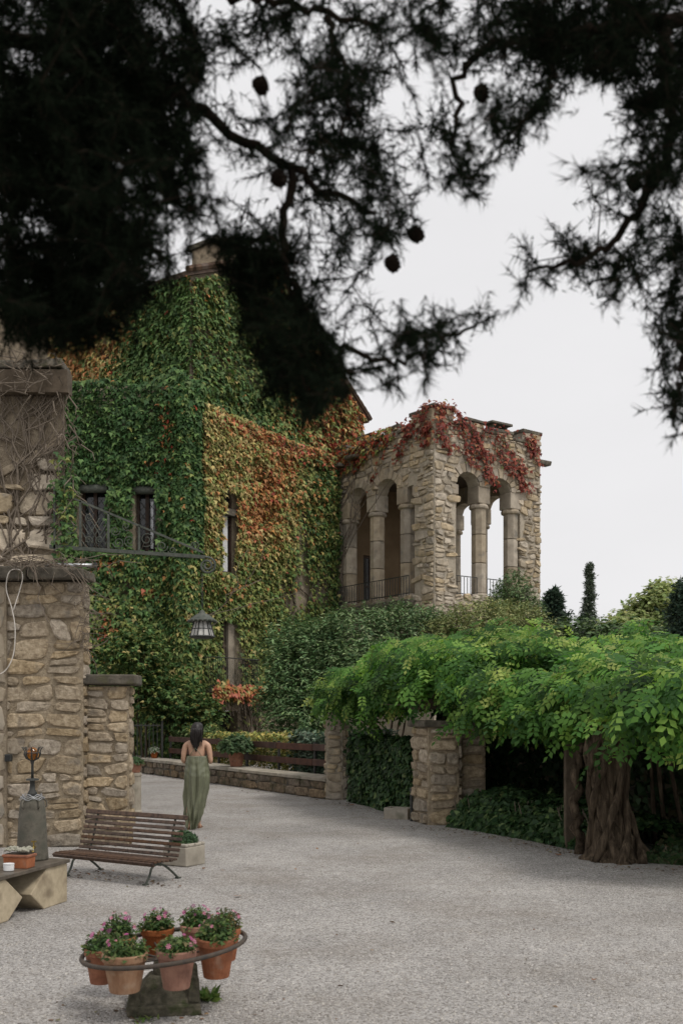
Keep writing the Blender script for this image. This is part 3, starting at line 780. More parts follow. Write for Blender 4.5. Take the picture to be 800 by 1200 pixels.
def stems(name, parent, O, ex, en, starts, seed, mat='stem', n=9, rad=.03, wander=.35, zmax=12.0, xr=(0, 99)):
    """bare climbing stems that fork up a wall: starts (x, z, length, lean)"""
    rng = np.random.default_rng(seed); mb = MB(); O, ex, en = Vector(O), Vector(ex), Vector(en); base = Vector(parent.location)
    def grow(x, z, L, lean, r, dep):
        pts, k = [], n
        for i in range(k + 1):
            x = min(max(x, xr[0]), xr[1]); z = min(z, zmax - .4 * rng.uniform())
            pts.append(O + ex * x + UP * z + en * (r + .01 + rng.uniform(0, .03)) - base)
            x += L / k * (lean + rng.normal() * wander); z += L / k * (1 - .3 * abs(lean))
            if dep and i in (3, 5, 7) and rng.uniform() < .75: grow(x, z, L * rng.uniform(.35, .6), lean + rng.choice([-1, 1]) * rng.uniform(.3, .9), r * .6, dep - 1)
        mb.tube(pts, [r * (1 - .6 * i / k) for i in range(k + 1)], 5)
    for s in starts: grow(*s, rad, 2)
    return mb.build(name, M[mat], parent, smooth=True)

# -- green ivy on the front
def bay():
    t = thing('climbing_ivy', 'dense dark green ivy curtain round the two barred front windows', 'ivy', (-8, 33.2, 0))
    def mask(x, z, P, rng):
        u, v = px_of(P); X = P[:, 0]
        top = 12.95 + .22 * fnoise(P, 2.2) + .45 * blob(u, v, 205, 450, 16, 60)
        k = (z < top) & (u > 20)
        for a, b, zb, zt, _ in op_bay:
            a, b = a + BAYX0, b + BAYX0
            k &= ~((X > a - .07 + .07 * fnoise(P, 3)) & (X < b + .07 + .07 * fnoise(P + 3, 3)) & (z > zb + .0) & (z < zt + .16))
        hole = blob(u, v, 150, 690, 14, 20) + blob(u, v, 168, 745, 20, 12) * .8
        return k & (rng.uniform(size=len(x)) > .75 * hole) & (rng.uniform(size=len(x)) < .93)
    def wf(u, v, P, rng):
        n = fnoise(P, 1.3); n2 = fnoise(P + 20, .8); o = np.ones(len(u))
        low = sig((v - 655) / 12)
        red = .9 * blob(u, v, 193, 505, 9, 30) + .5 * blob(u, v, 180, 545, 16, 9) + .7 * blob(u, v, 125, 660, 20, 10) + .5 * blob(u, v, 185, 698, 18, 8) + .8 * blob(u, v, 131, 735, 12, 20) + .5 * blob(u, v, 118, 772, 14, 10) + .25 * blob(u, v, 90, 440, 8, 10)
        return np.c_[o * 2.2 - 1.0 * low, 1.6 * o + n * .6, .10 * o + low * (1.3 + n2) + .3 * blob(u, v, 185, 445, 60, 14), .03 * o + low * .6 * (n > .2), .05 * o + low * .22 + 1.5 * red, .02 * o + .8 * red, .015 * o + .06 * low + 1.4 * red * low]
    ivy_on('foliage', t, (BAYX0, 33.6, 0), (1, 0, 0), (0, -1, 0), (2.0, 8.3, .3, 13.7), 41000, .145, wf, mask, .38, seed=31)
    # the corner pier of ivy
    stems('stem', t, (BAYX0, 33.6, 0), (1, 0, 0), (0, -1, 0), [(4.2, .2, 6, .1), (5.2, .2, 7, -.1), (6.4, .2, 6, .15), (7.4, .1, 6, 0)], 3, rad=.05)
    return t
bay()
# thicker ivy pillar at the corner of the front
def pier():
    t = thing('climbing_ivy', 'bulging column of dark green ivy on the house corner', 'ivy', (-5.2, 33.0, 0))
    rng = np.random.default_rng(8); n = 9500
    z = rng.uniform(.5, 13.05, n); a = rng.uniform(-math.pi, .15, n)
    P0 = np.c_[np.full(n, -5.25), np.full(n, 33.5), z]
    lump = .9 + .26 * fnoise(np.c_[a, a, z * .9], 1.8) + .08 * fnoise(np.c_[a, a, z], 5); top = np.clip((13.1 - z) / .5, .35, 1) ** .5
    r = .60 * lump * top + rng.uniform(-.06, .08, n)
    dirv = np.c_[np.cos(a), np.sin(a) * .8, np.zeros(n)]
    P = P0 + dirv * r[:, None]
    u, v = px_of(P)
    red = .9 * blob(u, v, 192, 508, 9, 30) + .4 * blob(u, v, 196, 560, 8, 10)
    low = sig((v - 655) / 12)
    o = np.ones(n)
    Wt = np.c_[2.4 * o - low * 1.2, 1.5 * o, .12 * o + 1.2 * low, .02 * o + .35 * low, .04 * o + red * 1.4, .01 * o + red * .9, .01 * o + red * .5]
    leaf_mesh('foliage', P, np.c_[np.zeros((n, 2)), -np.ones(n)] + rng.normal(size=(n, 3)) * .35, dirv + [0, 0, .45] + rng.normal(size=(n, 3)) * .35, .16 * rng.uniform(.5, 1.45, n), T_IVY, pal_w(IVYC, Wt, .28, rng), M['leaf'], t)
pier()
# -- creeper turning yellow and red on the side
def side():
    t = thing('climbing_creeper', 'creeper turning yellow and orange on the side wall above the balcony', 'creeper', C0 + E_ * .5)
    def mask(x, z, P, rng):
        u, v = px_of(P)
        k = (z < CORN + .15 + .12 * fnoise(P, 2))
        for a, b, zb, zt, rise in op_side[:2]:
            k &= ~((x > a + .05 + .06 * fnoise(P, 3)) & (x < b - .05 + .06 * fnoise(P + 4, 3)) & (z > zb) & (z < zt + rise * .8))
        bare = .8 * blob(u, v, 350, 640, 9, 80) + .85 * blob(u, v, 372, 695, 20, 28) + .8 * blob(u, v, 336, 705, 14, 28) + .9 * blob(u, v, 276, 770, 9, 40) + .95 * ((z < 2.3) & (x > .5))
        return k & (rng.uniform(size=len(x)) > bare)
    def wf(u, v, P, rng):
        n = fnoise(P, 1.0); n2 = fnoise(P + 11, .6); o = np.ones(len(u))
        red = 1.2 * blob(u, v, 306, 575, 20, 34) + .9 * blob(u, v, 290, 612, 26, 26) + .6 * blob(u, v, 325, 540, 20, 30) + .5 * blob(u, v, 330, 500, 30, 14) + .4 * blob(u, v, 345, 690, 14, 14) + .35 * blob(u, v, 262, 690, 22, 8)
        corn = 1.5 * np.exp(-((P[:, 2] - CORN + .12) / .30) ** 2) * sig((u - 245) / 6)
        low = sig((v - 655) / 16); right = sig((u - 345) / 8)
        return np.c_[.03 * o + .35 * low + 1.2 * right, .16 * o + 1.2 * low + .9 * right + .15 * n, 1.5 * o + .3 * n2 + .9 * low, 2.0 * (1 - .8 * low) * (1 - right * .7) + .3 * n, .55 * o + .45 * n2 - .3 * low + 2.6 * red + 1.2 * corn, .03 * o + 1.1 * red + 1.1 * corn, .04 * o + .5 * red + .7 * corn]
    ivy_on('foliage', t, C0, D_, E_, (-.05, 8.1, .3, CORN + .3), 46000, .132, wf, mask, .28, seed=41)
    stems('stem', t, C0, D_, E_, [(5.6, .3, 8, .02), (6.2, .3, 9, .03), (5.9, 2, 8, .05), (6.8, 3, 7, -.05), (7.3, 3, 6, 0), (4.6, 3.5, 3, .15), (6.6, .2, 9, -.02), (7.2, .2, 8, 0), (2.6, .2, 2.2, 0), (2.9, .2, 2.4, .1), (3.4, .2, 2.8, -.1), (2.3, .2, 2.2, .05)], 4, rad=.07)
side()
def balcony_fringe():
    t = thing('climbing_creeper', 'orange red creeper fringe hanging from the small iron balcony', 'creeper', C0 + E_ * .8 + D_ * 1.8 + UP * 2.5)
    rng = np.random.default_rng(77); n = 520
    x = rng.uniform(-.1, 2.5, n); P = np.array(C0) + np.array(D_) * x[:, None] + np.array(E_) * rng.uniform(.75, 1.0, n)[:, None] + np.c_[np.zeros((n, 2)), 2.60 + rng.normal(size=n) * .12]
    leaf_mesh('foliage', P, np.c_[np.zeros((n, 2)), -np.ones(n)] + rng.normal(size=(n, 3)) * .5, np.array(E_) + [0, 0, .6] + rng.normal(size=(n, 3)) * .4, .2 * rng.uniform(.7, 1.2, n), T_IVY, pal(n, [ORANGE, PINK, TAN, OLIVE], [2, 2, 1, .7], .25, rng), M['leaf'], t)
    m = MB()
    for i in range(14):
        a = C0 + D_ * (.1 + i * .165) + E_ * .8 + UP * 2.5 - t.location; m.tube([a, a + Vector((.05, -.04, -.25 - .2 * random.random())), a + Vector((.1, -.02, -.5 - .3 * random.random()))], .012, 4)
    m.build('stem', M['stem'], t)
balcony_fringe()
# -- creeper on the gable
def gable():
    t = thing('climbing_creeper', 'green creeper reddening towards the roof verge on the high gable', 'creeper', C0 + UP * 12 - E_ * .2)
    O = C0 - E_ * .35
    def roofz(s): return np.where(s < 4, 16.7 + (18.4 - 16.7) * s / 4, 18.5 - (s - 4) * .605)
    def mask(x, z, P, rng):
        u, v = px_of(P); return (z < roofz(x) - .05 + .1 * fnoise(P, 3)) & (rng.uniform(size=len(x)) > .45 * (fnoise(P, 1.5) > .35) * sig((u - 240) / 10)) & (rng.uniform(size=len(x)) < .92)
    def wf(u, v, P, rng):
        n = fnoise(P, .9); n2 = fnoise(P + 5, 1.6); o = np.ones(len(u))
        gr = sig((325 - u + (v - 430) * .25) / 14)
        return np.c_[.9 * gr, 1.5 * gr + .15, .35 * gr + .7 + .3 * n, .3 * o + .35 * n2, .7 * o - .55 * gr + .3 * n, .55 * o - .5 * gr + .2 * n2, .14 * o - .1 * gr]
    ivy_on('foliage', t, O, D_, E_, (0, 10.6, 11.9, 18.7), 31000, .15, wf, mask, .24, seed=51)
    t2 = thing('climbing_creeper', 'green creeper with orange edges high on the front upper storey', 'creeper', C0 + UP * 12.2 - E_ * 2)
    def mask2(x, z, P, rng):
        u, v = px_of(P); return (z < 16.75) & (rng.uniform(size=len(x)) > .8 * blob(u, v, 128, 400, 8, 30))
    def wf2(u, v, P, rng):
        n = fnoise(P, 1.2); o = np.ones(len(u)); cen = sig((u - 150 + (v - 420) * .25) / 9)
        top = sig((345 - v + (u - 180) * .1) / 12)
        return np.c_[.9 * cen + .1, 1.7 * cen + .3, .5 + .3 * n, .9 * (1 - cen) + .35 * top, .8 * (1 - cen) + .3 * top + .2 * np.clip(n, 0, 1), .06 * o, .06 * o]
    ivy_on('foliage', t2, O + D_ * 0, -E_, -D_, (-.1, 9, 12.2, 16.9), 21000, .15, wf2, mask2, .24, seed=52)
gable()
# -- red creeper on the battlements, green creeper at the loggia's left end
REDS = [(.19, .035, .025), (.27, .075, .045), (.12, .03, .022), (.33, .16, .07), (.13, .13, .045)]
def battlement_vine():
    t = thing('climbing_creeper', 'dark red creeper trailing over the loggia battlements', 'creeper', LA + UP * 12)
    rng = np.random.default_rng(61)
    P, N = [], []
    mb = MB(); base = Vector(t.location)
    def trail(O, ex, en, x, z, L, lean, dens, drop=.6):
        n = 16; px, pz = x, z; pts = []
        for i in range(n + 1):
            p = O + ex * px + UP * pz + en * .09; pts.append(p - base)
            for k in range(rng.poisson(dens * (.40 if (ex - R_).length < .1 and x > .9 else .36))):
                q = p + ex * rng.normal() * .13 + UP * rng.normal() * .13 + en * rng.uniform(0, .14); P.append(q); N.append(en + UP * .4 + Vector(rng.normal(size=3)) * .4)
            px += L / n * (lean + rng.normal() * .5); pz -= L / n * (drop + rng.normal() * .45)
        mb.tube(pts, [.022 * (1 - .6 * i / n) for i in range(n + 1)], 4)
    for x, z, L, lean, de in ((.1, 12.9, 2.4, .1, 16), (.4, 12.9, 3.2, .9, 12), (.7, 12.9, 2.2, .6, 11), (1.0, 12.5, 2.6, .9, 7), (.2, 12.4, 1.6, .2, 9), (1.8, 12.6, 2.4, .5, 7), (2.2, 12.6, 2.8, .6, 7), (2.5, 12.4, 2.4, -.5, 5), (2.9, 12.4, 2.2, .7, 6), (3.4, 12.4, 2.4, .5, 6), (2.3, 11.7, 2.2, .9, 5), (3.2, 11.6, 2.4, .6, 5), (4.6, 12.5, 1.6, .3, 8), (5.0, 12.6, 1.2, .2, 9), (4.2, 11.6, 2.0, .2, 4), (4.0, 11.0, 1.2, .8, 4), (1.4, 11.9, 2.0, .9, 5), (.9, 11.7, 1.2, .7, 5)):
        trail(LA, R_, -L_, x, z, L, lean, de)
    for x, z, L, lean, de in ((.3, 12.9, 2.0, .2, 14), (.1, 12.4, 1.6, .2, 10), (.8, 12.8, 2.6, .5, 9), (1.4, 12.5, 2.2, .5, 7), (2.2, 12.5, 2.6, .4, 7), (3.0, 12.5, 1.6, .8, 8), (4.0, 12.4, 1.2, .3, 6)):
        trail(LA, L_, -R_, x, z, L, lean, de)
    for k in range(190):     # the cushion on the near merlon and along the copings
        w = rng.uniform()
        if w < .55: p = LA + R_ * rng.uniform(-.2, 1.1) + L_ * rng.uniform(-.1, .7) + UP * (13.05 + abs(rng.normal()) * .08 - rng.uniform(0, .5) ** 2)
        elif w < .8: p = LA + R_ * rng.uniform(1, LR) + L_ * rng.uniform(-.1, .3) + UP * rng.uniform(12.3, 12.85)
        else: p = LA + L_ * rng.uniform(.8, 3.4) + R_ * rng.uniform(-.15, .3) + UP * rng.uniform(12.4, 12.9)
        P.append(p); N.append(Vector((-.1, -.7, .7)) + Vector(rng.normal(size=3)) * .4)
    P, N = np.array(P), np.array(N); n = len(P)
    leaf_mesh('foliage', P, np.c_[np.zeros((n, 2)), -np.ones(n)] + rng.normal(size=(n, 3)) * .5, N, .14 * rng.uniform(.5, 1.4, n), T_IVY, pal(n, REDS, [3, 2.4, 1.6, .7, .35], .3, rng), M['leaf'], t)
    mb.build('stem', M['stem'], t)
    t = thing('climbing_creeper', 'green creeper beside the loggia left end turning red at its top', 'creeper', LA + L_ * LL + UP * 6)
    def mask(x, z, P, rng):
        edge = LL - 1.15 - .5 * fnoise(P, .9) + np.clip((9.5 - z) * .12, -1.1, .5) - 2.8 * sig((z - 11.7) / .12)
        k = (x > edge) & (z < 12.75)
        return k & (rng.uniform(size=len(x)) > .25 + .45 * (z > 10.4)) & ~((z > 10.1) & (z < 11.4) & (x < LL - .6))
    def wf(u, v, P, rng):
        o = np.ones(len(u)); tp = sig((P[:, 2] - 11.2) / .3); lo = .5 * sig((6.6 - P[:, 2]) / .3)
        return np.c_[1.4 * (1 - tp), 1.8 * (1 - tp) + .25, .35 + .3 * tp, .1 + .4 * tp, .08 + .55 * tp + lo * .6, .05 + .8 * tp + lo, .05 * o]
    ivy_on('foliage', t, LA, L_, -R_, (2.0, LL + .35, 4.6, 12.8), 11500, .165, wf, mask, .20, seed=63)
    stems('stem', t, LA, L_, -R_, [(6.2, 4.5, 7.5, -.02), (6.4, 5, 7.5, -.18), (5.8, 6.0, 6, -.1), (6.0, 9, 4, -.5), (5.4, 10.6, 2.6, -.9), (5.6, 11.2, 3, -1)], 5, rad=.045, zmax=12.3, xr=(.6, 6.4))
battlement_vine()

# ------------------------------------------------------------------ gate wall, left tower
def build_tower():
    rng = np.random.default_rng(15)
    t = thing('stone_tower', 'rendered stone tower at far left under bare climbing stems', 'tower', (-7.3, 19.2, 0))
    X1, Y0 = -5.27, 19.0
    m = MB().prism([(-9.5, Y0, 0), (X1, Y0, 0), (-6.55, 23, 0), (-10.5, 23, 0)], UP * 8.4); m.build('wall', M['plaster'], t, world=True)
    # coarse stones of the lower storey, below the sloping string course
    def skip(x, z):
        X = -9.5 + x; return z > 6.2 + (X + 6.5) * .56
    q = cells(9.5 + X1 - .02, 7.0, (.22, .5), (.3, .75), rng, 0, 0, split=.3, skip=skip)
    q = [c for c in q if c[1][0] > 2.2]
    lay_stones(t, (-9.5, Y0, 0), (1, 0, 0), (0, -1, 0), q, M['stone_pale'], .03, .10, rng, 200)
    a, b = Vector((-9.5, Y0 - .06, 6.30 - 3.0 * .56)), Vector((X1 - .02, Y0 - .06, 6.30 + 1.23 * .56))
    m = MB(); m.prism([a, b, b + UP * .16, a + UP * .16], (0, .1, 0)); m.build('string_course', M['plaster'], t, world=True, bevel=.02)
    for i in range(5):
        MB().box((-9.2 + i * .88, Y0 + .1, 8.42), (.84, .8, .16), jit=.03).build('eaves_stone', M['cap'], t, world=True, bevel=.03)
    MB().box((-7.4, Y0 - .12, 8.1), (4.5, .3, .42), jit=.02).build('eaves_beam', M['old_wood'], t, world=True)
    MB().prism([(-9.5, Y0 + .5, 8.4), (-5.75, Y0 + .5, 8.4), (-6.8, 23, 8.4), (-10.5, 23, 8.4)], UP * 1.5).build('upper_wall', M['plaster'], t, world=True)
    v = thing('bare_vine', 'leafless grey vine clinging to the rendered tower corner', 'vine', (-5.6, 18.9, 0))
    stems('stem', v, (-9, Y0 - .02, 0), (1, 0, 0), (0, -1, 0), [(2.2, 3, 3.5, .3), (2.5, 3, 5, .02), (2.9, 3.5, 5, .0), (3.2, 3, 5, -.02), (2.7, 5, 3.4, .1), (3.4, 5, 3.4, -.08), (2.4, 4, 5, .15), (2.0, 4.2, 3, .6), (3.0, 3.6, 4.5, .1), (3.3, 3.6, 5, .05), (3.55, 3.8, 5, 0), (3.65, 3, 5.5, 0), (3.6, 5, 3.6, -.02), (1.8, 6, 2.4, .3), (2.3, 6.2, 2.3, -.4), (3.2, 6, 2.4, -.3), (2.8, 5.8, 2.5, .3)], 9, rad=.026, wander=.4, zmax=8.3, xr=(0, 3.72))
    m = MB()
    for i in range(170):   # tangle under the eaves and down the corner
        if i < 90: p = Vector((rng.uniform(-7.2, -5.2), Y0 - .3 - rng.uniform(0, .25), 7.75 + rng.uniform(0, .75)))
        else: p = Vector((-5.25 + rng.normal() * .14, Y0 - .1 - rng.uniform(0, .2), rng.uniform(5.4, 8.0)))
        d = Vector((rng.uniform(-1, .15 + .5 * (i >= 90)), rng.normal() * .3, -.6 if i >= 90 else rng.normal() * .4)) * .3
        m.tube([p - v.location, p + d + Vector(rng.normal(size=3)) * .06 - v.location, p + d * 1.9 - v.location], [.014, .010, .005], 4, cap=False)
    m.build('twig_tangle', M['stem'], v)
    n = 420; P = np.c_[-5.22 + rng.normal(size=n) * .12, np.full(n, Y0 - .2) - rng.uniform(0, .15, n), np.where(rng.uniform(size=n) < .5, rng.uniform(3.6, 5.4, n), 5.9 + rng.normal(size=n) * .35)]
    leaf_mesh('leaf_sprig', P, np.c_[np.zeros((n, 2)), -np.ones(n)] + rng.normal(size=(n, 3)) * .5, np.array([0, -1, .4]) + rng.normal(size=(n, 3)) * .4, .11 * rng.uniform(.6, 1.2, n), T_IVY, pal(n, [GRN_D, GRN, OLIVE], [2, 2, 1]), M['leaf'], v)
build_tower()

def build_gate_wall():
    rng = np.random.default_rng(16)
    t = thing('stone_gate_wall', 'tall rubble wall and lower stepped pier behind the bench', 'wall', (-4, 13.6, 0))
    XL, XR = -6.6, -3.53; H = 3.62
    MB().box(((XL + XR) / 2, 13.78, H / 2), (XR - XL, .34, H)).build('wall', M['mortar'], t, world=True)
    q = cells(XR - XL - .0, H, (.11, .27), (.17, .50), rng, 0, 0, amp=.6, split=.4)
    q = [c for c in q if c[1][0] > 1.6]
    lay_stones(t, (XL, 13.61, 0), (1, 0, 0), (0, -1, 0), q, M['stone'], .014, .036, rng, 240, n=12, expo=4.0)
    q = cells(.32, H, (.16, .3), (.3, .4), rng)
    lay_stones(t, (XR, 13.61, 0), (0, 1, 0), (1, 0, 0), q, M['stone'], .025, .04, rng, 40)
    for i in range(3):
        MB().box((-5.4 + i * .78, 13.7, 3.72), (.76, .66, .14), jit=.025).build('coping_slab', M['cap'], t, world=True, bevel=.025)
    # lower pier
    x0, x1, h = -3.555, -2.935, 2.20
    MB().box(((x0 + x1) / 2, 13.87, h / 2), (x1 - x0, .21, h)).build('pier', M['mortar'], t, world=True)
    q = cells(x1 - x0, h, (.12, .26), (.18, .42), rng, amp=.55, split=.25)
    lay_stones(t, (x0, 13.766, 0), (1, 0, 0), (0, -1, 0), q, M['stone'], .014, .04, rng, 60, n=12, expo=4.4)
    q = cells(.21, h, (.18, .3), (.2, .3), rng)
    lay_stones(t, (x1, 13.766, 0), (0, 1, 0), (1, 0, 0), q, M['stone'], .02, .04, rng, 20)
    MB().box(((x0 + x1) / 2 + .03, 13.86, 2.285), (.80, .46, .13), jit=.012).build('coping_slab', M['cap'], t, world=True, bevel=.02)
    # smooth pilaster at the left edge
    MB().box((-5.6, 13.68, 1.8), (2.1, .3, 3.6)).build('pilaster', M['plaster'], t, world=True)
    q = cells(.6, 3.6, (.25, .42), (.6, .7), rng); lay_stones(t, (-5.15, 13.53, 0), (1, 0, 0), (0, -1, 0), q, M['ashlar'], .018, .03, rng, 20, expo=6)
    # things fixed to it
    lamp = thing('floodlight_bar', 'thin grey tube light lying on the top of the tall gate wall', 'light', (-3.75, 13.62, 3.83))
    MB().tube([(-.30, 0, .02), (.40, 0, .02)], .025, 8).build('tube', M['metal'], lamp, smooth=True)
    MB().box((-.05, 0, .02), (.04, .07, .07)).box((.38, 0, .02), (.05, .07, .07)).build('clamp', M['iron'], lamp)
    sp = thing('wall_spotlight', 'small dark box spotlight fixed on the rubble wall', 'spotlight', (-4.515, 13.52, 1.22))
    MB().box((0, 0, 0), (.085, .09, .1)).build('housing', M['iron'], sp, bevel=.01); MB().box((.0, -.048, 0), (.06, .01, .07)).build('lens', M['glass_dark'], sp)
    cb = MB()
    pts = [(-8, 792), (4, 788), (12, 778), (17, 762), (18, 735), (14, 712), (8, 692), (9, 676), (14, 668), (24, 668), (27, 676), (24, 690), (19, 706), (16, 716)]
    P = [at(u, v, 13.42 - (.05 if v < 680 else 0)) for u, v in pts]
    sm = []
    for i in range(len(P) - 1):
        for k in range(5):
            s = k / 5; p0, p1, p2, p3 = P[max(i - 1, 0)], P[i], P[i + 1], P[min(i + 2, len(P) - 1)]
            sm.append(.5 * ((2 * p1) + (p2 - p0) * s + (2 * p0 - 5 * p1 + 4 * p2 - p3) * s * s + (3 * p1 - p0 - 3 * p2 + p3) * s ** 3))
    cb.tube(sm, .0075, 6); tag(cb.build('cable', M['cable'], smooth=True), 'pale cable looped over the coping of the tall gate wall', 'cable')
    # dry creeper on the coping
    v = thing('dry_creeper', 'dry grey creeper stems hanging over the gate wall coping', 'vine', (-3.9, 13.5, 3.7))
    m = MB()
    for i in range(120):
        p = Vector((rng.normal() * .35 - .1, rng.normal() * .1 - .08, .10 + abs(rng.normal()) * .06)); d = Vector((rng.normal(), rng.normal() * .25 - .2, rng.normal() * .45)) * .16
        m.tube([p, p + d + Vector(rng.normal(size=3)) * .03, p + d * 1.8 - Vector((0, 0, .05))], [.006, .005, .003], 4, cap=False)
    for s in ((-.3, .25, 2.2), (.1, .42, 1.5), (.25, .3, 1.0)):
        pts = [Vector((s[0] + s[1] * i / 8 + .02 * rng.normal(), -.2, .1 - s[2] * (i / 8) ** 2 * .35)) for i in range(9)]; m.tube(pts, .006, 4)
    for i in range(70):    # thin dead twigs beside the wall edge
        p = Vector((.40 + rng.normal() * .06, rng.normal() * .1 + .05, -rng.uniform(.0, 1.0))); d = Vector((rng.normal() * .5 + .4, rng.normal() * .2, rng.normal() * .6)) * .17
        m.tube([p, p + d, p + d * 1.7 + Vector(rng.normal(size=3)) * .05], [.005, .004, .002], 4, cap=False)
    m.build('stem', M['stem'], v)
build_gate_wall()

# ------------------------------------------------------------------ low seat wall, timber fence, iron fence
WP1, WP2 = Vector((-7.6, 33.25, 0)), Vector((-.31, 21.2, 0)); WD = (WP2 - WP1).normalized(); WN = Vector((WD.y, -WD.x, 0)); WLEN = (WP2 - WP1).length
def build_low_wall():
    rng = np.random.default_rng(17)
    t = thing('low_seat_wall', 'low rubble seat wall with pale flat slabs along the court', 'wall', WP1)
    WN_ = WN
    m = MB(); m.prism([WP1, WP2, WP2 - WN_ * .6, WP1 - WN_ * .6], UP * .38); m.build('core', M['cap'], t, world=True)
    q = cells(WLEN, .38, (.16, .22), (.28, .7), rng)
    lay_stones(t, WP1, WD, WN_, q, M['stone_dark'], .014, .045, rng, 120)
    n = 13
    for i in range(n):
        a, b = WLEN * i / n + .008, WLEN * (i + 1) / n - .008
        p = WP1 + WD * a + WN_ * .05 + UP * .381; q_ = WP1 + WD * b + WN_ * .05 + UP * .381
        MB().prism([p, q_, q_ - WN_ * .7, p - WN_ * .7], UP * rng.uniform(.07, .085)).build('cap_slab', M['slab'], t, world=True, bevel=.012)
    f = thing('timber_fence', 'dark brown two rail timber fence standing behind the seat wall', 'fence', WP1 - WN * .72)
    Rk = Matrix.Rotation(math.atan2(WD.y, WD.x), 3, 'Z')
    np_ = 6
    for i in range(np_ + 1):
        s = 3.1 + (WLEN - 3.2) * i / np_; MB().box(WP1 - WN * .80 + WD * s + UP * .58, (.06, .05, 1.16), Rk).build('post', M['iron'], f, world=True)
        if i < np_:
            L = (WLEN - 3.2) / np_
            for z in (1.05, .70):
                MB().box(WP1 - WN * .745 + WD * (s + L / 2) + UP * (z + rng.uniform(-.008, .008)), (L - .015, .045, .155), Rk).build('rail', M['rail'], f, world=True, bevel=.008)
    # iron railing with gate beside the lower pier
    r = thing('iron_fence', 'black iron bar fence beyond the stone pier', 'fence', (-6.3, 31.0, 0))
    for i in range(17):
        x = -7.6 + i * .125; MB().tube([(x, 31.0, .1), (x, 31.0, 1.55)], .014, 5).build('bar', M['iron'], r, world=True)
    m = MB()
    for z in (.18, 1.48): m.box((-6.6, 31.0, z), (2.1, .03, .04))
    m.build('cross_rail', M['iron'], r, world=True)
    for x in (-7.65, -5.57): MB().box((x, 31.0, .82), (.05, .05, 1.64)).build('post', M['iron'], r, world=True)
build_low_wall()

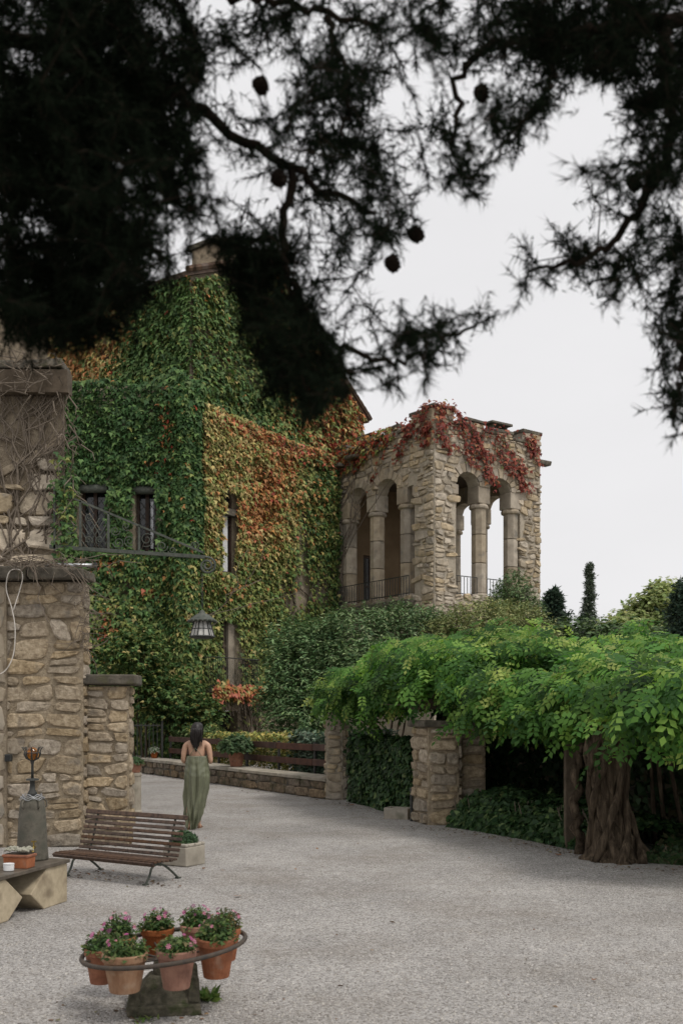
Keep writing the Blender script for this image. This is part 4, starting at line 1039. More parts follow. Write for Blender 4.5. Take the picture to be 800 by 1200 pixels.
# ------------------------------------------------------------------ garden pillars, trough, right hand wall
def build_pillars():
    rng = np.random.default_rng(18)
    t = thing('stone_pillar', 'thick rubble pillar with a flat cap and stone wall stub', 'pillar', (1.6, 16.5, 0))
    A, B, C, D = Vector((1.22, 16.94, 0)), Vector((1.42, 16.28, 0)), Vector((1.92, 16.30, 0)), Vector((1.95, 16.58, 0))
    E = Vector((2.40, 16.64, 0)); H = 1.60
    MB().prism([A, B, C, D, E, Vector((2.4, 17.3, 0)), Vector((1.3, 17.3, 0))], UP * H).build('core', M['mortar'], t, world=True)
    for P, Q in ((B, A), (B, C), (C, D), (D, E)):
        ex = (Q - P).normalized(); en = Vector((ex.y, -ex.x, 0))
        if P is B and Q is A: en = -en
        q = cells((Q - P).length, H, (.13, .28), (.2, .45), rng)
        lay_stones(t, P, ex, en, q, M['stone'], .02, .05, rng, 60, n=12)
    MB().prism([A + Vector((-.1, .05, 0)), B + Vector((-.08, -.1, 0)), C + Vector((.08, -.1, 0)), Vector((2.02, 17.2, 0)), Vector((1.2, 17.25, 0))], UP * .11).shift((0, 0, H + .002)).build('cap_slab', M['cap'], t, world=True, bevel=.03)
    MB().prism([D + Vector((.08, -.05, 0)), E + Vector((.06, -.05, 0)), Vector((2.46, 17.3, 0)), Vector((2.04, 17.25, 0))], UP * .09).shift((0, 0, H + .004)).build('cap_slab', M['cap'], t, world=True, bevel=.03)
    t = thing('stone_pillar', 'slim pale rubble pillar at the right end of the timber fence', 'pillar', (-.1, 21.2, 0))
    Rk = Matrix.Rotation(math.radians(-10), 3, 'Z')
    MB().box((-.11, 21.42, .95), (.36, .5, 1.9), Rk).build('core', M['mortar_pale'], t, world=True)
    O = Vector((-.11, 21.42, 0)) + Rk @ Vector((-.18, -.25, 0)); ex, ey = Rk @ Vector((1, 0, 0)), Rk @ Vector((0, 1, 0))
    lay_stones(t, O, ex, -ey, cells(.36, 1.9, (.12, .24), (.16, .34), rng), M['stone_pale'], .018, .045, rng, 60)
    lay_stones(t, O + ex * .36, ey, ex, cells(.5, 1.9, (.12, .24), (.2, .34), rng), M['stone_pale'], .018, .045, rng, 60)
    lay_stones(t, O, ey, -ex, cells(.5, 1.9, (.12, .24), (.2, .34), rng), M['stone_pale'], .018, .045, rng, 60)
    # right hand wall behind the old trunk; dark coping stone stands in for deep shade
    t = thing('garden_wall', 'shaded old stone wall at the right edge behind the trunk', 'wall', (5.6, 13.8, 0))
    a, b = Vector((3.95, 14.4, 0)), Vector((8.6, 12.6, 0)); ex = (b - a).normalized(); en = Vector((ex.y, -ex.x, 0))
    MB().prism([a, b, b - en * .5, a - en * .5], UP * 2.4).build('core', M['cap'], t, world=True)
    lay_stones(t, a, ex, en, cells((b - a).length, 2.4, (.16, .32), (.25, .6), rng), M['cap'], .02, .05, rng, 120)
    # back of the garden: a tall wall, its ivy coloured dark for deep shade
    t = thing('garden_wall', 'dark ivy smothered wall at the back of the pergola', 'wall', (4, 18.6, 0))
    a, b = Vector((1.9, 19.6, 0)), Vector((9.5, 16.2, 0)); ex = (b - a).normalized(); en = Vector((ex.y, -ex.x, 0))
    MB().prism([a, b, b - en * .4, a - en * .4], UP * 2.7).build('core', M['mortar'], t, world=True)
    lay_stones(t, a, ex, en, cells((b - a).length, 2.7, (.2, .4), (.3, .8), rng), M['stone'], .02, .06, rng, 150)
    v = thing('ivy_hedge', 'ivy coloured dark for deep shade on the wall under the pergola', 'ivy', a)
    n = 9000; x = rng.uniform(0, 8, n); z = rng.uniform(0, 2.6, n)
    P = np.array(a) + np.array(ex) * x[:, None] + np.array(en) * (.05 + rng.uniform(0, .3, n))[:, None] + np.c_[np.zeros((n, 2)), z]
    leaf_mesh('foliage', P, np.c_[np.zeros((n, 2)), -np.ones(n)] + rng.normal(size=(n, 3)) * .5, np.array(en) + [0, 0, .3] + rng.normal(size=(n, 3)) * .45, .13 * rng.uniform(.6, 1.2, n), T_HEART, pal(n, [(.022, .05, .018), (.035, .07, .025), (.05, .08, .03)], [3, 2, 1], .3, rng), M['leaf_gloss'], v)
    w_ = thing('ivy_hedge', 'added dark ivy and stems deepening the shade on the right hand wall', 'ivy', (5.6, 13.6, 0)); n = 5200  # ivy and stems added to darken the wall like deep shade
    a, b = Vector((3.95, 14.4, 0)), Vector((8.6, 12.6, 0)); ex = (b - a).normalized(); en = Vector((ex.y, -ex.x, 0))
    x = rng.uniform(0, 5, n); z = rng.uniform(0, 2.4, n); P = np.array(a) + np.array(ex) * x[:, None] + np.array(en) * (.06 + rng.uniform(0, .3, n))[:, None] + np.c_[np.zeros((n, 2)), z]
    k = (fnoise(P, 1.6) > -.55); P = P[k]; n = len(P)
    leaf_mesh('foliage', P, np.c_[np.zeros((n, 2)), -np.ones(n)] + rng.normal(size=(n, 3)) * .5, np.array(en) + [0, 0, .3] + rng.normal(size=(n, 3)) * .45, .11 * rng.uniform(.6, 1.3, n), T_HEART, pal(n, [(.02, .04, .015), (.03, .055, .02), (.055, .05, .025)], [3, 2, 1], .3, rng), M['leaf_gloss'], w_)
    m = MB()
    for i in range(16):
        p = a + ex * rng.uniform(0, 3.5) + en * rng.uniform(.15, .5) - w_.location; m.tube([p, p + Vector((rng.normal() * .15, rng.normal() * .1, 1.2)), p + Vector((rng.normal() * .3, rng.normal() * .2, 2.3))], [.035, .028, .02], 6)
    m.build('stem', M['bark'], w_, smooth=True)
    # stone trough and stake beside the pillar
    t = thing('stone_trough', 'small pale stone trough against the foot of the thick pillar', 'trough', (1.0, 17.35, 0))
    R2 = Matrix.Rotation(math.radians(-25), 3, 'Z')
    m = MB(); m.box((0, 0, .05), (.44, .30, .1), R2)
    for c, s in (((0, -.13, .14), (.44, .045, .1)), ((0, .13, .14), (.44, .045, .1)), ((-.198, 0, .14), (.045, .21, .1)), ((.198, 0, .14), (.045, .21, .1))): m.box(R2 @ Vector(c), s, R2)
    m.build('basin', M['slab'], t); MB().box((0, 0, .108), (.34, .2, .012), R2).build('water', M['glass_dark'], t)
    tag(MB().tube([(1.185, 16.9, 0), (1.185, 16.9, .52)], .025, 8).lathe([(.035, .52), (.03, .56), (.005, .58)], 8, (1.185, 16.9, 0)).build('iron_stake', M['iron']), 'short black iron stake beside the thick pillar', 'stake')
build_pillars()

# ------------------------------------------------------------------ shrubs, hedges, pergola and wisteria
def leafy(name, label, cat, centers, n, size, cols, w, tmpl=T_LANCE, mat='leaf_gloss', seed=1, base=None, shell=.55, group=None, stem_r=.04, spray=8, stemmat='bark', upb=.5):
    """shrub: clumps (x,y,z,rx,ry,rz); sprigs of leaves spread over and inside every clump; stems from the ground"""
    rng = np.random.default_rng(seed); C = np.array(centers, float)
    b = Vector(base) if base is not None else Vector((C[0, 0], C[0, 1], 0))
    t = thing(name, label, cat, b, group=group)
    vol = (C[:, 3] * C[:, 4] + C[:, 3] * C[:, 5] + C[:, 4] * C[:, 5]); k = rng.choice(len(C), n // spray, p=vol / vol.sum())
    d = rdir(len(k), rng); d[:, 2] = np.where(rng.uniform(size=len(k)) < .35, np.abs(d[:, 2]), d[:, 2])
    r = shell + (1 - shell) * rng.uniform(0, 1, len(k)) ** .6
    S0 = C[k, :3] + d * C[k, 3:] * r[:, None] * (1 + .16 * fnoise(C[k, :3] * 0 + d * 3 + C[k, :3], 1.7))[:, None]
    sd = nrm(d + np.array([0, 0, upb]) + rng.normal(size=d.shape) * .45)
    P = np.repeat(S0, spray, 0); SD = np.repeat(sd, spray, 0); m = len(P); tt = rng.uniform(0, 1, m)
    P = P + SD * (tt * size * 3.2)[:, None]
    A = SD * .6 + rng.normal(size=(m, 3)) * .75; N = np.array([0, 0, 1.]) + np.repeat(d, spray, 0) * .5 + rng.normal(size=(m, 3)) * .4
    c = pal(m, cols, w, .25, rng); c *= np.repeat(1 + .22 * fnoise(S0, 1.3), spray, 0)[:, None]
    leaf_mesh('foliage', P, A, N, size * rng.uniform(.65, 1.25, m), tmpl, c, M[mat], t)
    mb = MB()
    for cc in C:
        top = Vector(cc[:3]) - b; bot = Vector((top.x * .35 + rng.normal() * .08, top.y * .35 + rng.normal() * .08, max(0, min(.0, top.z))))
        mid = bot.lerp(top, .5) + Vector(rng.normal(size=3)) * .1
        mb.tube([bot, mid, top], [stem_r, stem_r * .75, stem_r * .4], 5)
        for j in range(4):
            e = top + Vector(rdir(1, rng)[0]) * float(min(cc[3:])) * .8; mb.tube([mid.lerp(top, .6), e], [stem_r * .4, stem_r * .15], 4, cap=False)
    mb.build('stem', M[stemmat], t)
    return t
def cl(u, v, Y, ru, rv, ry=None):
    p = at(u, v, Y); k = Y / F; return (p.x, p.y, p.z, ru * k, (ry or ru) * k, rv * k)
GRY = [(.10, .18, .07), (.17, .26, .11), (.27, .34, .17), (.045, .09, .035)]
leafy('tall_shrub', 'tall dark grey green shrub in front of the house foot', 'shrub', [cl(352, 800, 30, 36, 45), cl(330, 830, 29.5, 22, 30), cl(372, 770, 30.5, 32, 34), cl(385, 825, 29, 30, 34), cl(340, 765, 31, 26, 28), cl(360, 850, 28.5, 34, 26)], 20000, .17, GRY, [2, 3, 1, 2], seed=71, base=at(350, 899, 30).xy.to_3d())
leafy('tall_shrub', 'wide silvery green shrub below the left loggia arches', 'shrub', [cl(420, 752, 30, 40, 32), cl(470, 745, 30.5, 45, 30), cl(440, 790, 29, 46, 34), cl(500, 752, 31, 36, 32), cl(400, 790, 29.5, 34, 30), cl(480, 800, 28, 40, 36)], 26000, .145, GRY, [1.5, 3, 2.2, 2], seed=72, base=at(440, 899, 30).xy.to_3d())
leafy('tall_shrub', 'pale yellowish green shrub below the right loggia arches', 'shrub', [cl(560, 740, 29.5, 44, 30), cl(600, 738, 30, 36, 24), cl(530, 755, 29.5, 36, 26), cl(625, 752, 30, 26, 22), cl(585, 775, 29, 50, 34)], 22000, .12, [(.17, .21, .075), (.26, .29, .11), (.34, .34, .15), (.09, .12, .045)], [2, 3, 1.6, 1.2], seed=73, base=at(570, 899, 29.7).xy.to_3d())
leafy('tall_shrub', 'rounded green bush top in front of the right loggia pier', 'shrub', [cl(601, 700, 31.5, 19, 24), cl(612, 722, 31.5, 20, 22), cl(590, 718, 31.5, 16, 22)], 8000, .11, [(.08, .135, .055), (.13, .19, .08), (.19, .25, .11)], [2, 3, 1], seed=74, base=at(605, 893, 31.5).xy.to_3d())
leafy('leafy_bush', 'tangled mid green bush climbing behind the lower pier coping', 'shrub', [cl(165, 770, 31.5, 26, 24), cl(140, 770, 31.5, 18, 20), cl(200, 830, 32, 34, 26), cl(175, 815, 31.8, 24, 30), cl(235, 845, 32, 24, 22)], 11000, .13, [OLIVE, GRN, GRN_D, TAN], [1.2, 2, 2, .25], tmpl=T_IVY, mat='leaf', seed=75, base=at(170, 900, 31.8).xy.to_3d())
# planting bed behind the fence
def bed(label, s0, s1, off, wid, h, n, size, cols, w, seed, name='bed_plants', cat='plants', tmpl=T_QUAD, hv=.12):
    rng = np.random.default_rng(seed); t = thing(name, label, cat, WP1 + WD * s0 - WN * off)
    s = rng.uniform(s0, s1, n); o = off + rng.uniform(0, wid, n)
    base = np.array(WP1) + np.array(WD) * s[:, None] - np.array(WN) * o[:, None]
    top = h + hv * fnoise(base, 2.4); z = top * (1 - rng.uniform(0, 1, n) ** 2 * .6)
    front = rng.uniform(size=n) < .35; z = np.where(front, rng.uniform(.15, 1, n) * top, z); o2 = np.where(front, off + rng.uniform(0, .12, n), o)
    P = np.array(WP1) + np.array(WD) * s[:, None] - np.array(WN) * o2[:, None] + np.c_[np.zeros((n, 2)), z]
    leaf_mesh('foliage', P, rng.normal(size=(n, 3)) + [0, 0, .5] + np.array(WN) * .4, np.array([0, 0, 1]) + np.array(WN) * .4 + rng.normal(size=(n, 3)) * .5, size * rng.uniform(.6, 1.3, n), tmpl, pal(n, cols, w, .25, rng), M['leaf_gloss'], t)
    m = MB()
    for i in range(int((s1 - s0) * 7)):
        p = WD * rng.uniform(0, s1 - s0) - WN * rng.uniform(.05, wid); m.tube([p, p + Vector((rng.normal() * .08, rng.normal() * .08, h * .8))], [.012, .005], 4, cap=False)
    m.build('stem', M['stem'], t)
bed('yellow variegated shrubs in the bed behind the left fence rails', 4.0, 11.2, .95, 1.0, 1.26, 11000, .10, [(.42, .36, .10), (.30, .30, .09), (.10, .15, .05), (.5, .42, .16)], [1.6, 1.6, 2, .6], 81)
bed('blue green leafy shrubs behind the right fence rails', 10.8, 13.9, .9, 1.1, 1.30, 8000, .13, [(.09, .14, .095), (.15, .20, .14), (.06, .10, .06), (.22, .26, .18)], [2, 2, 1.6, .6], 82, hv=.16)
bed('green ground cover shrubs behind the far end of the fence', 2.8, 5.2, .95, .9, 1.32, 4200, .11, [(.10, .16, .06), (.16, .20, .08), (.05, .085, .03)], [2, 1.5, 2], 83)

def ivy_hedge(label, pts, h0, h1, thick, n, size, seed, cols=None, mound=False, name='ivy_hedge', cat='hedge'):
    rng = np.random.default_rng(seed); pts = [Vector(p) for p in pts]
    t = thing(name, label, cat, pts[0])
    L = [(pts[i + 1] - pts[i]).length for i in range(len(pts) - 1)]; tot = sum(L)
    s = rng.uniform(0, tot, n); P = np.zeros((n, 3)); N = np.zeros((n, 3)); acc = 0
    for i, l in enumerate(L):
        k = (s >= acc) & (s <= acc + l); d = (pts[i + 1] - pts[i]).normalized(); en = Vector((d.y, -d.x, 0))
        P[k] = np.array(pts[i]) + np.array(d) * (s[k] - acc)[:, None]; N[k] = np.array(en); acc += l
    h = h0 + (h1 - h0) * s / tot
    h = h * (1 + .08 * fnoise(P, 2.5))
    if mound:
        a = rng.uniform(0, math.pi * .62, n); rr = 1 + .16 * fnoise(P + np.c_[np.zeros((n, 2)), a], 3.2)
        off = (1 - np.cos(a)) * thick * .8; z = np.sin(np.minimum(a, 1.6)) * h * rr
        P = P - N * off[:, None] + np.c_[np.zeros((n, 2)), z * rng.uniform(.85, 1.05, n)]
        N = N * np.cos(a)[:, None] + np.c_[np.zeros((n, 2)), np.sin(a)]
    else:
        top = rng.uniform(size=n) < .3
        z = np.where(top, h, rng.uniform(.02, 1, n) * h); off = np.where(top, rng.uniform(0, thick, n), 0) - .10 * fnoise(P + np.c_[np.zeros((n, 2)), z], 2.2) + rng.uniform(0, .14, n)
        P = P - N * off[:, None] + np.c_[np.zeros((n, 2)), z + rng.uniform(-.05, .04, n)]
        N = np.where(top[:, None], np.array([0, 0, 1.]) + N * .3, N + [0, 0, .35])
    A = np.c_[np.zeros((n, 2)), -np.ones(n)] + N * .6 + rng.normal(size=(n, 3)) * .5
    cols = cols or [(.022, .05, .018), (.04, .082, .028), (.07, .12, .04), (.12, .17, .06)]
    leaf_mesh('foliage', P, A, N + rng.normal(size=(n, 3)) * .4, size * rng.uniform(.6, 1.3, n), T_HEART, pal(n, cols, [2.5, 3, 1.2, .35], .25, rng), M['leaf_gloss'], t)
    m = MB(); acc = 0
    for i in range(int(tot * 9)):
        s_ = rng.uniform(0, .999); k = min(int(s_ * len(L)), len(L) - 1); p = pts[k].lerp(pts[k + 1], rng.uniform()) - pts[0]
        d = (pts[k + 1] - pts[k]).normalized(); en = Vector((d.y, -d.x, 0)); p = p - en * (.12 + rng.uniform(0, thick * .5))
        m.tube([p, p + Vector((rng.normal() * .08, rng.normal() * .08, h0 * .8))], [.014, .006], 4, cap=False)
    m.build('stem', M['stem'], t)
    if not mound:
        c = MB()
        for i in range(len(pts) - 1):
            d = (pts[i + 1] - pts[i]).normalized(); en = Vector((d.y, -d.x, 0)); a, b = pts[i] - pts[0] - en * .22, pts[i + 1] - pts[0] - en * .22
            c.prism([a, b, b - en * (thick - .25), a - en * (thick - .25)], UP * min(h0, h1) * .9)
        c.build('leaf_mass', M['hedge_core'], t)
    return t
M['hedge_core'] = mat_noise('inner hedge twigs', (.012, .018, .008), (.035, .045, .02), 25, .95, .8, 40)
ivy_hedge('clipped ivy hedge between the two stone pillars', [(.10, 20.75, 0), (.66, 19.1, 0), (1.24, 17.45, 0)], 1.30, 1.36, .7, 8500, .095, 91)
ivy_hedge('low mound of dark ground ivy left of the old trunk', [(1.72, 16.0, 0), (2.1, 15.45, 0), (2.6, 14.5, 0), (2.92, 13.75, 0), (3.28, 12.9, 0)], .62, .36, 1.3, 9000, .10, 92, mound=True, name='ground_ivy', cat='ground ivy')

ivy_hedge('added dark ground ivy standing in for deep shade right of the old trunk', [(3.72, 12.15, 0), (4.4, 11.75, 0), (5.4, 11.3, 0), (6.6, 10.9, 0)], .22, .26, 1.6, 5200, .10, 93, mound=True, name='ground_ivy', cat='ground ivy', cols=[(.022, .045, .016), (.04, .07, .025), (.06, .06, .03), (.09, .075, .04)])  # added dark bed, its leaf colours stand in for shaded ground
# pergola of timber posts and beams that carries the wisteria
def build_pergola():
    t = thing('timber_pergola', 'old timber pergola buried under the wisteria', 'pergola', (3, 16, 0))
    fr = [Vector((-.1, 21.4, 0)), Vector((1.6, 16.75, 0)), Vector((3.55, 12.5, 0)), Vector((5.8, 11.3, 0))]
    bk = [Vector((3.6, 24.5, 0)), Vector((5.6, 20.2, 0)), Vector((7.8, 16.2, 0)), Vector((9.4, 14.0, 0))]
    def beam(a, b, z, w, name):
        d = (b - a); R3 = Matrix.Rotation(math.atan2(d.y, d.x), 3, 'Z')
        MB().box((a + b) / 2 + UP * z, (d.length + .25, w, w * 1.2), R3).build(name, M['old_wood'], t, world=True, bevel=.008)
    for i in range(3): beam(fr[i], fr[i + 1], 1.98 + .012 * i, .14, 'beam'); beam(bk[i], bk[i + 1], 2.3 + .012 * i, .14, 'beam')
    for i in range(3):
        for k in range(5):
            s = (k + .5) / 5; beam(fr[i].lerp(fr[i + 1], s), bk[i].lerp(bk[i + 1], s), 2.24 + .004 * k, .09, 'rafter')
    for p in bk: MB().box(p + UP * 1.12, (.15, .15, 2.24)).build('post', M['old_wood'], t, world=True)
    MB().box(fr[2] + Vector((-.45, 1.0, 1.0)), (.15, .15, 2.0)).build('post', M['old_wood'], t, world=True)
build_pergola()

T_WIST = pinnate(3, .40, .115)
def build_wisteria():
    rng = np.random.default_rng(101)
    tp = Vector((3.40, 12.35, 0))
    t = thing('wisteria', 'old wisteria with a thick twisted trunk and bright green canopy', 'wisteria', tp)
    # twisted, fluted trunk
    nr, na = 60, 48; vs = []; H = 1.95
    for i in range(nr + 1):
        s = i / nr; z = s * H; r0 = .27 * (1 + .42 * math.exp(-s * 7) - .30 * math.sin(math.pi * min(s * 1.25, 1)) + .12 * s)
        cx = -.10 * math.sin(s * 3.0) + .02; cy = .05 * math.sin(s * 4)
        for k in range(na):
            a = 2 * math.pi * k / na; tw = a + 2.1 * s + .35 * math.sin(3 * s + a)
            fl = .17 * abs(math.sin(2.5 * tw)) + .09 * math.sin(9 * tw + 2 * math.sin(4 * s)) + .05 * math.sin(17 * tw + 6 * s)
            nz = .14 * noise.noise(Vector((math.cos(a) * 1.4, math.sin(a) * 1.4, z * 2.2)) * 1.9) + .05 * noise.noise(Vector((math.cos(a) * 4, math.sin(a) * 4, z * 6)))
            r = r0 * (.84 + fl + nz) * (1.12 if s < .03 else 1)
            vs.append((cx + r * math.cos(a), cy + r * math.sin(a) * .85, z))
    fs = [(i * na + k, i * na + (k + 1) % na, (i + 1) * na + (k + 1) % na, (i + 1) * na + k) for i in range(nr) for k in range(na)]
    m = MB().add(vs, fs); 
    m.build('trunk', M['bark'], t, smooth=True)
    for j in range(9):          # strands wound round it
        a0 = j * .7 + rng.uniform(0, .5); pts = []
        for i in range(22):
            s = i / 21; a = a0 + 1.9 * s + .25 * math.sin(5 * s + j); r = .27 * (1 + .55 * math.exp(-s * 6) - .26 * math.sin(math.pi * min(s * 1.25, 1)) + .1 * s) + .02 * math.sin(9 * s + j)
            pts.append((-.10 * math.sin(s * 3) + .02 + r * math.cos(a), .05 * math.sin(s * 4) + r * .85 * math.sin(a), s * H))
        m = MB().tube(pts, [.05 - .015 * i / 21 + .012 * math.sin(i * 1.3 + j) for i in range(22)], 8); m.build('twisted_strand', M['bark'], t, smooth=True)
    fr = [Vector((-.25, 21.3, 0)), Vector((.9, 18.4, 0)), Vector((1.75, 16.3, 0)), Vector((2.7, 14.2, 0)), Vector((3.5, 12.3, 0)), Vector((5.2, 11.2, 0)), Vector((6.6, 10.6, 0))]
    bk = [Vector((3.2, 25.0, 0)), Vector((4.4, 22.6, 0)), Vector((5.6, 20.4, 0)), Vector((6.8, 18.4, 0)), Vector((7.8, 16.4, 0)), Vector((9.2, 14.2, 0)), Vector((10.2, 13.2, 0))]
    lm = MB(); top = Vector((.0, .02, H))
    def limb(P, r0, r1, k=9):
        pts = []
        for i in range(len(P) - 1):
            for j in range(k): pts.append(P[i].lerp(P[i + 1], j / k) + Vector(rng.normal(size=3)) * .035)
        pts.append(P[-1]); lm.tube(pts, [r0 + (r1 - r0) * i / (len(pts) - 1) for i in range(len(pts))], 7)
    for end in (fr[3], fr[2], fr[1], fr[5]): limb([top, (fr[4] + UP * 2.15 - tp).lerp(top, .4), end + UP * 2.2 - tp], .10, .04)
    for end in (bk[3], bk[4], bk[2]): limb([top, (end + UP * 2.4 - tp).lerp(top, .5), end + UP * 2.6 - tp], .09, .03)
    limb([fr[2] + UP * 2.15 - tp, fr[1] + UP * 2.3 - tp, fr[0] + UP * 2.3 - tp], .06, .03)
    limb([Vector((-.35, .6, .0)), Vector((-.38, .55, 1.0)), Vector((-.2, .3, 1.9))], .07, .05)
    lm.build('limb', M['bark'], t, smooth=True)
    # clumps of shoots over the pergola, hanging at the front
    def lerp_list(L, a):
        a = a * (len(L) - 1); i = min(int(a), len(L) - 2); return L[i].lerp(L[i + 1], a - i)
    C = []
    for k in range(175):
        a = rng.uniform(0, 1); b = rng.uniform(0, 1) ** 1.25
        p = lerp_list(fr, a).lerp(lerp_list(bk, a), b)
        zt = 2.30 + 1.05 * min(1, b * 2.2) ** .8 + .28 * math.sin(a * 17) + .2 * math.sin(b * 9 + a * 6) - .25 * max(0, a - .6) * 2
        C.append((p.x, p.y, zt + rng.normal() * .12, rng.uniform(.42, .78), 0, b))
    for k in range(56):        # hanging front edge
        a = (k + rng.uniform(0, 1)) / 64; p = lerp_list(fr, a) + Vector((rng.normal() * .12 - .05, rng.normal() * .12 - .1, 0))
        drop = .35 * max(0, math.sin(a * 26 + .6)) + .12 * rng.normal()
        C.append((p.x, p.y, 2.2 - max(0, drop) * .5, rng.uniform(.30, .48), 1, 0))
    for (u, v, Y, r) in ((400, 800, 20.8, .5), (412, 775, 21, .55), (440, 800, 20, .5), (575, 840, 15.4, .40), (600, 835, 15, .45), (640, 845, 14, .42), (670, 850, 13.4, .32), (720, 815, 11.9, .42), (775, 815, 11.0, .48), (820, 810, 10.8, .5), (770, 862, 11.3, .26), (808, 858, 10.8, .3), (728, 850, 11.7, .22), (850, 870, 10.6, .35), (790, 850, 10.9, .3), (745, 838, 11.4, .3), (860, 820, 10.5, .5), (900, 800, 10.3, .6), (800, 790, 10.6, .45), (480, 790, 18.6, .55), (560, 735, 21, .6), (600, 748, 20, .6), (535, 738, 21.5, .5), (575, 722, 22, .55), (600, 735, 21, .5), (655, 738, 19, .5), (700, 748, 17.5, .5), (740, 738, 18.5, .55), (770, 770, 15, .6), (520, 745, 22.5, .6), (650, 765, 17, .6), (460, 770, 20, .5)):  # clumps at far right added forward to shade the garden wall
        p = at(u, v, Y); C.append((p.x, p.y, p.z, r, 1 if v > 800 else 0, .2))
    # outline of the canopy's top as it rises over the garden
    LU, LV = [300, 372, 400, 450, 490, 540, 580, 640, 665, 700, 740, 800, 900], [835, 800, 772, 764, 742, 735, 728, 744, 748, 742, 732, 745, 740]
    C2 = []
    for i_, (x, y, z, r, hang, b) in enumerate(C):
        u = 400 + F * x / y; lim = float(np.interp(u, LU, LV)) + rng.uniform(0, 1) ** 1.3 * 66
        z = min(z, CAMH + (HZ - lim) / F * y - r * .85)
        if u - r * F / y * .9 < 376: continue
        z = max(z, 1.75)
        if u < 556 and b < .3: z = max(z, CAMH + (.46 if 465 < u else .14) + r * .68); r = min(r, .5)
        C2.append((x, y, z, r, hang, b))
    C = C2
    P_, A_, N_, S_, C_ = [], [], [], [], []
    pale = np.array([(.30, .42, .095), (.38, .45, .13)]); mid = np.array([(.065, .155, .032), (.11, .23, .045), (.035, .09, .022), (.19, .32, .065)])
    for k in range(70):        # long whips standing out of the canopy
        x, y, z, r, hang, b = C[rng.integers(len(C))]
        if hang: continue
        q0 = np.array([x, y, z + r * .4]); d = nrm(np.array([[rng.normal() * .5 - .2, rng.normal() * .5 - .2, 1.0]]))[0]; L = rng.uniform(.35, .75)
        for j in range(9):
            s = j / 9; an = j * 2.4; ax = np.array([math.cos(an), math.sin(an), .1 + .5 * s]); P_.append(q0 + d * L * s + np.array([.1, 0, -.1]) * s * s); A_.append(ax); N_.append(np.array([-.2, -.3, .8]) + rng.normal(size=3) * .3)
            S_.append(.26 * (1 - .5 * s)); C_.append(mid[1] * (1 - s) + pale[0] * s * .9)
    for (x, y, z, r, hang, b) in C:
        ns = int((18 if b < .45 else 14) * (r / .5) ** 2 + 4)
        d = rdir(ns, rng); d[:, 2] = np.abs(d[:, 2]) * (1 if not hang else rng.choice([1, -.55], ns)); d[:, 1] -= .25 * rng.uniform(size=ns); d = nrm(d)
        base = np.array([x, y, z]) + d * r * np.array([1, 1, .52]) * rng.uniform(.55, 1, (ns, 1))
        shade = float(np.clip(1 + .26 * rng.normal(), .5, 1.5))
        yg = rng.uniform() < .3
        for i in range(ns):
            L = rng.uniform(.22, .62); m_ = rng.integers(5, 9); sd = nrm((d[i] * [1, 1, .8] + [0, 0, .6 * (1 - .7 * hang)] + rng.normal(size=3) * .38)[None])[0]
            tip = rng.uniform() < (.55 if yg else .16) * (.25 + .95 * max(0, d[i][2]))
            for j in range(m_):
                s = j / m_; q = base[i] + sd * L * s + np.array([0, 0, -.25 * L * s * s])
                an = j * 2.4; e1 = nrm(np.cross(sd, [0.1, .2, 1.])[None])[0]; e2 = np.cross(sd, e1)
                ax = sd * .55 + (e1 * math.cos(an) + e2 * math.sin(an)) * .9; ax[2] -= .38 + .25 * hang
                P_.append(q); A_.append(ax); N_.append(np.array([-.28, -.36, .8]) + d[i] * .55 + rng.normal(size=3) * .40); S_.append(rng.uniform(.20, .34) * (1 - .3 * s * tip))
                cc = mid[rng.choice(4, p=[.34, .3, .2, .16])] * shade
                if tip and s > .45: cc = pale[rng.integers(2)] * rng.uniform(.75, 1.1)
                C_.append(cc * rng.uniform(.8, 1.2))
    leaf_mesh('foliage', P_, A_, N_, S_, T_WIST, C_, M['leaf_soft'], t)
    # bare twigs showing between the leaves
    tw = MB()
    for i in range(26):
        p = at(rng.uniform(485, 545), rng.uniform(797, 825), 17.0) - tp; d = Vector((rng.normal(), rng.normal() * .5, rng.normal() * .5)) * .35
        tw.tube([p, p + d * .5 + Vector(rng.normal(size=3)) * .05, p + d], [.016, .011, .005], 4, cap=False)
    tw.build('bare_twig', M['stem'], t)
    print('wisteria leaves', len(P_))
build_wisteria()

# ------------------------------------------------------------------ trees beyond the garden
def conifer(label, base, H, R, n, size, cols, seed, prof, name='conifer_tree', cat='tree', trunk=.14, group=None, droop=-.1, low=.06):
    rng = np.random.default_rng(seed); t = thing(name, label, cat, base, group=group)
    MB().tube([(0, 0, 0), (.03, 0, H * .5), (0, 0, H * .97)], [trunk, trunk * .6, .015], 8).build('trunk', M['pine_bark'], t, smooth=True)
    nb = max(8, n // 60); P = []; A = []; br = MB()
    for i in range(nb):
        s = low + (1 - low) * (i + rng.uniform()) / nb; z = s * H; L = R * prof(s) * rng.uniform(.65, 1.15); a = rng.uniform(0, 6.283)
        d = np.array([math.cos(a), math.sin(a), droop + rng.normal() * .12])
        br.tube([(0, 0, z), tuple(d * L + [0, 0, z])], [.02, .006], 4, cap=False)
        for k in range(60):
            q = rng.uniform(.15, 1); p = d * L * q + np.array([0, 0, z]) + rng.normal(size=3) * (.06 + .10 * L * (1.1 - q * .5))
            P.append(p); A.append(d + [0, 0, .5] + rng.normal(size=3) * .7)
    br.build('branch', M['pine_bark'], t)
    P = np.array(P) + np.array(base); m = len(P)
    c = pal(m, cols, [1] * len(cols), .3, rng) * (1 + .2 * fnoise(P, 1.5))[:, None]
    leaf_mesh('crown', P, A, np.array([0, 0, 1]) + rng.normal(size=(m, 3)) * .7, size * rng.uniform(.6, 1.3, m), T_LANCE, c, M['leaf_gloss'], t)
    return t
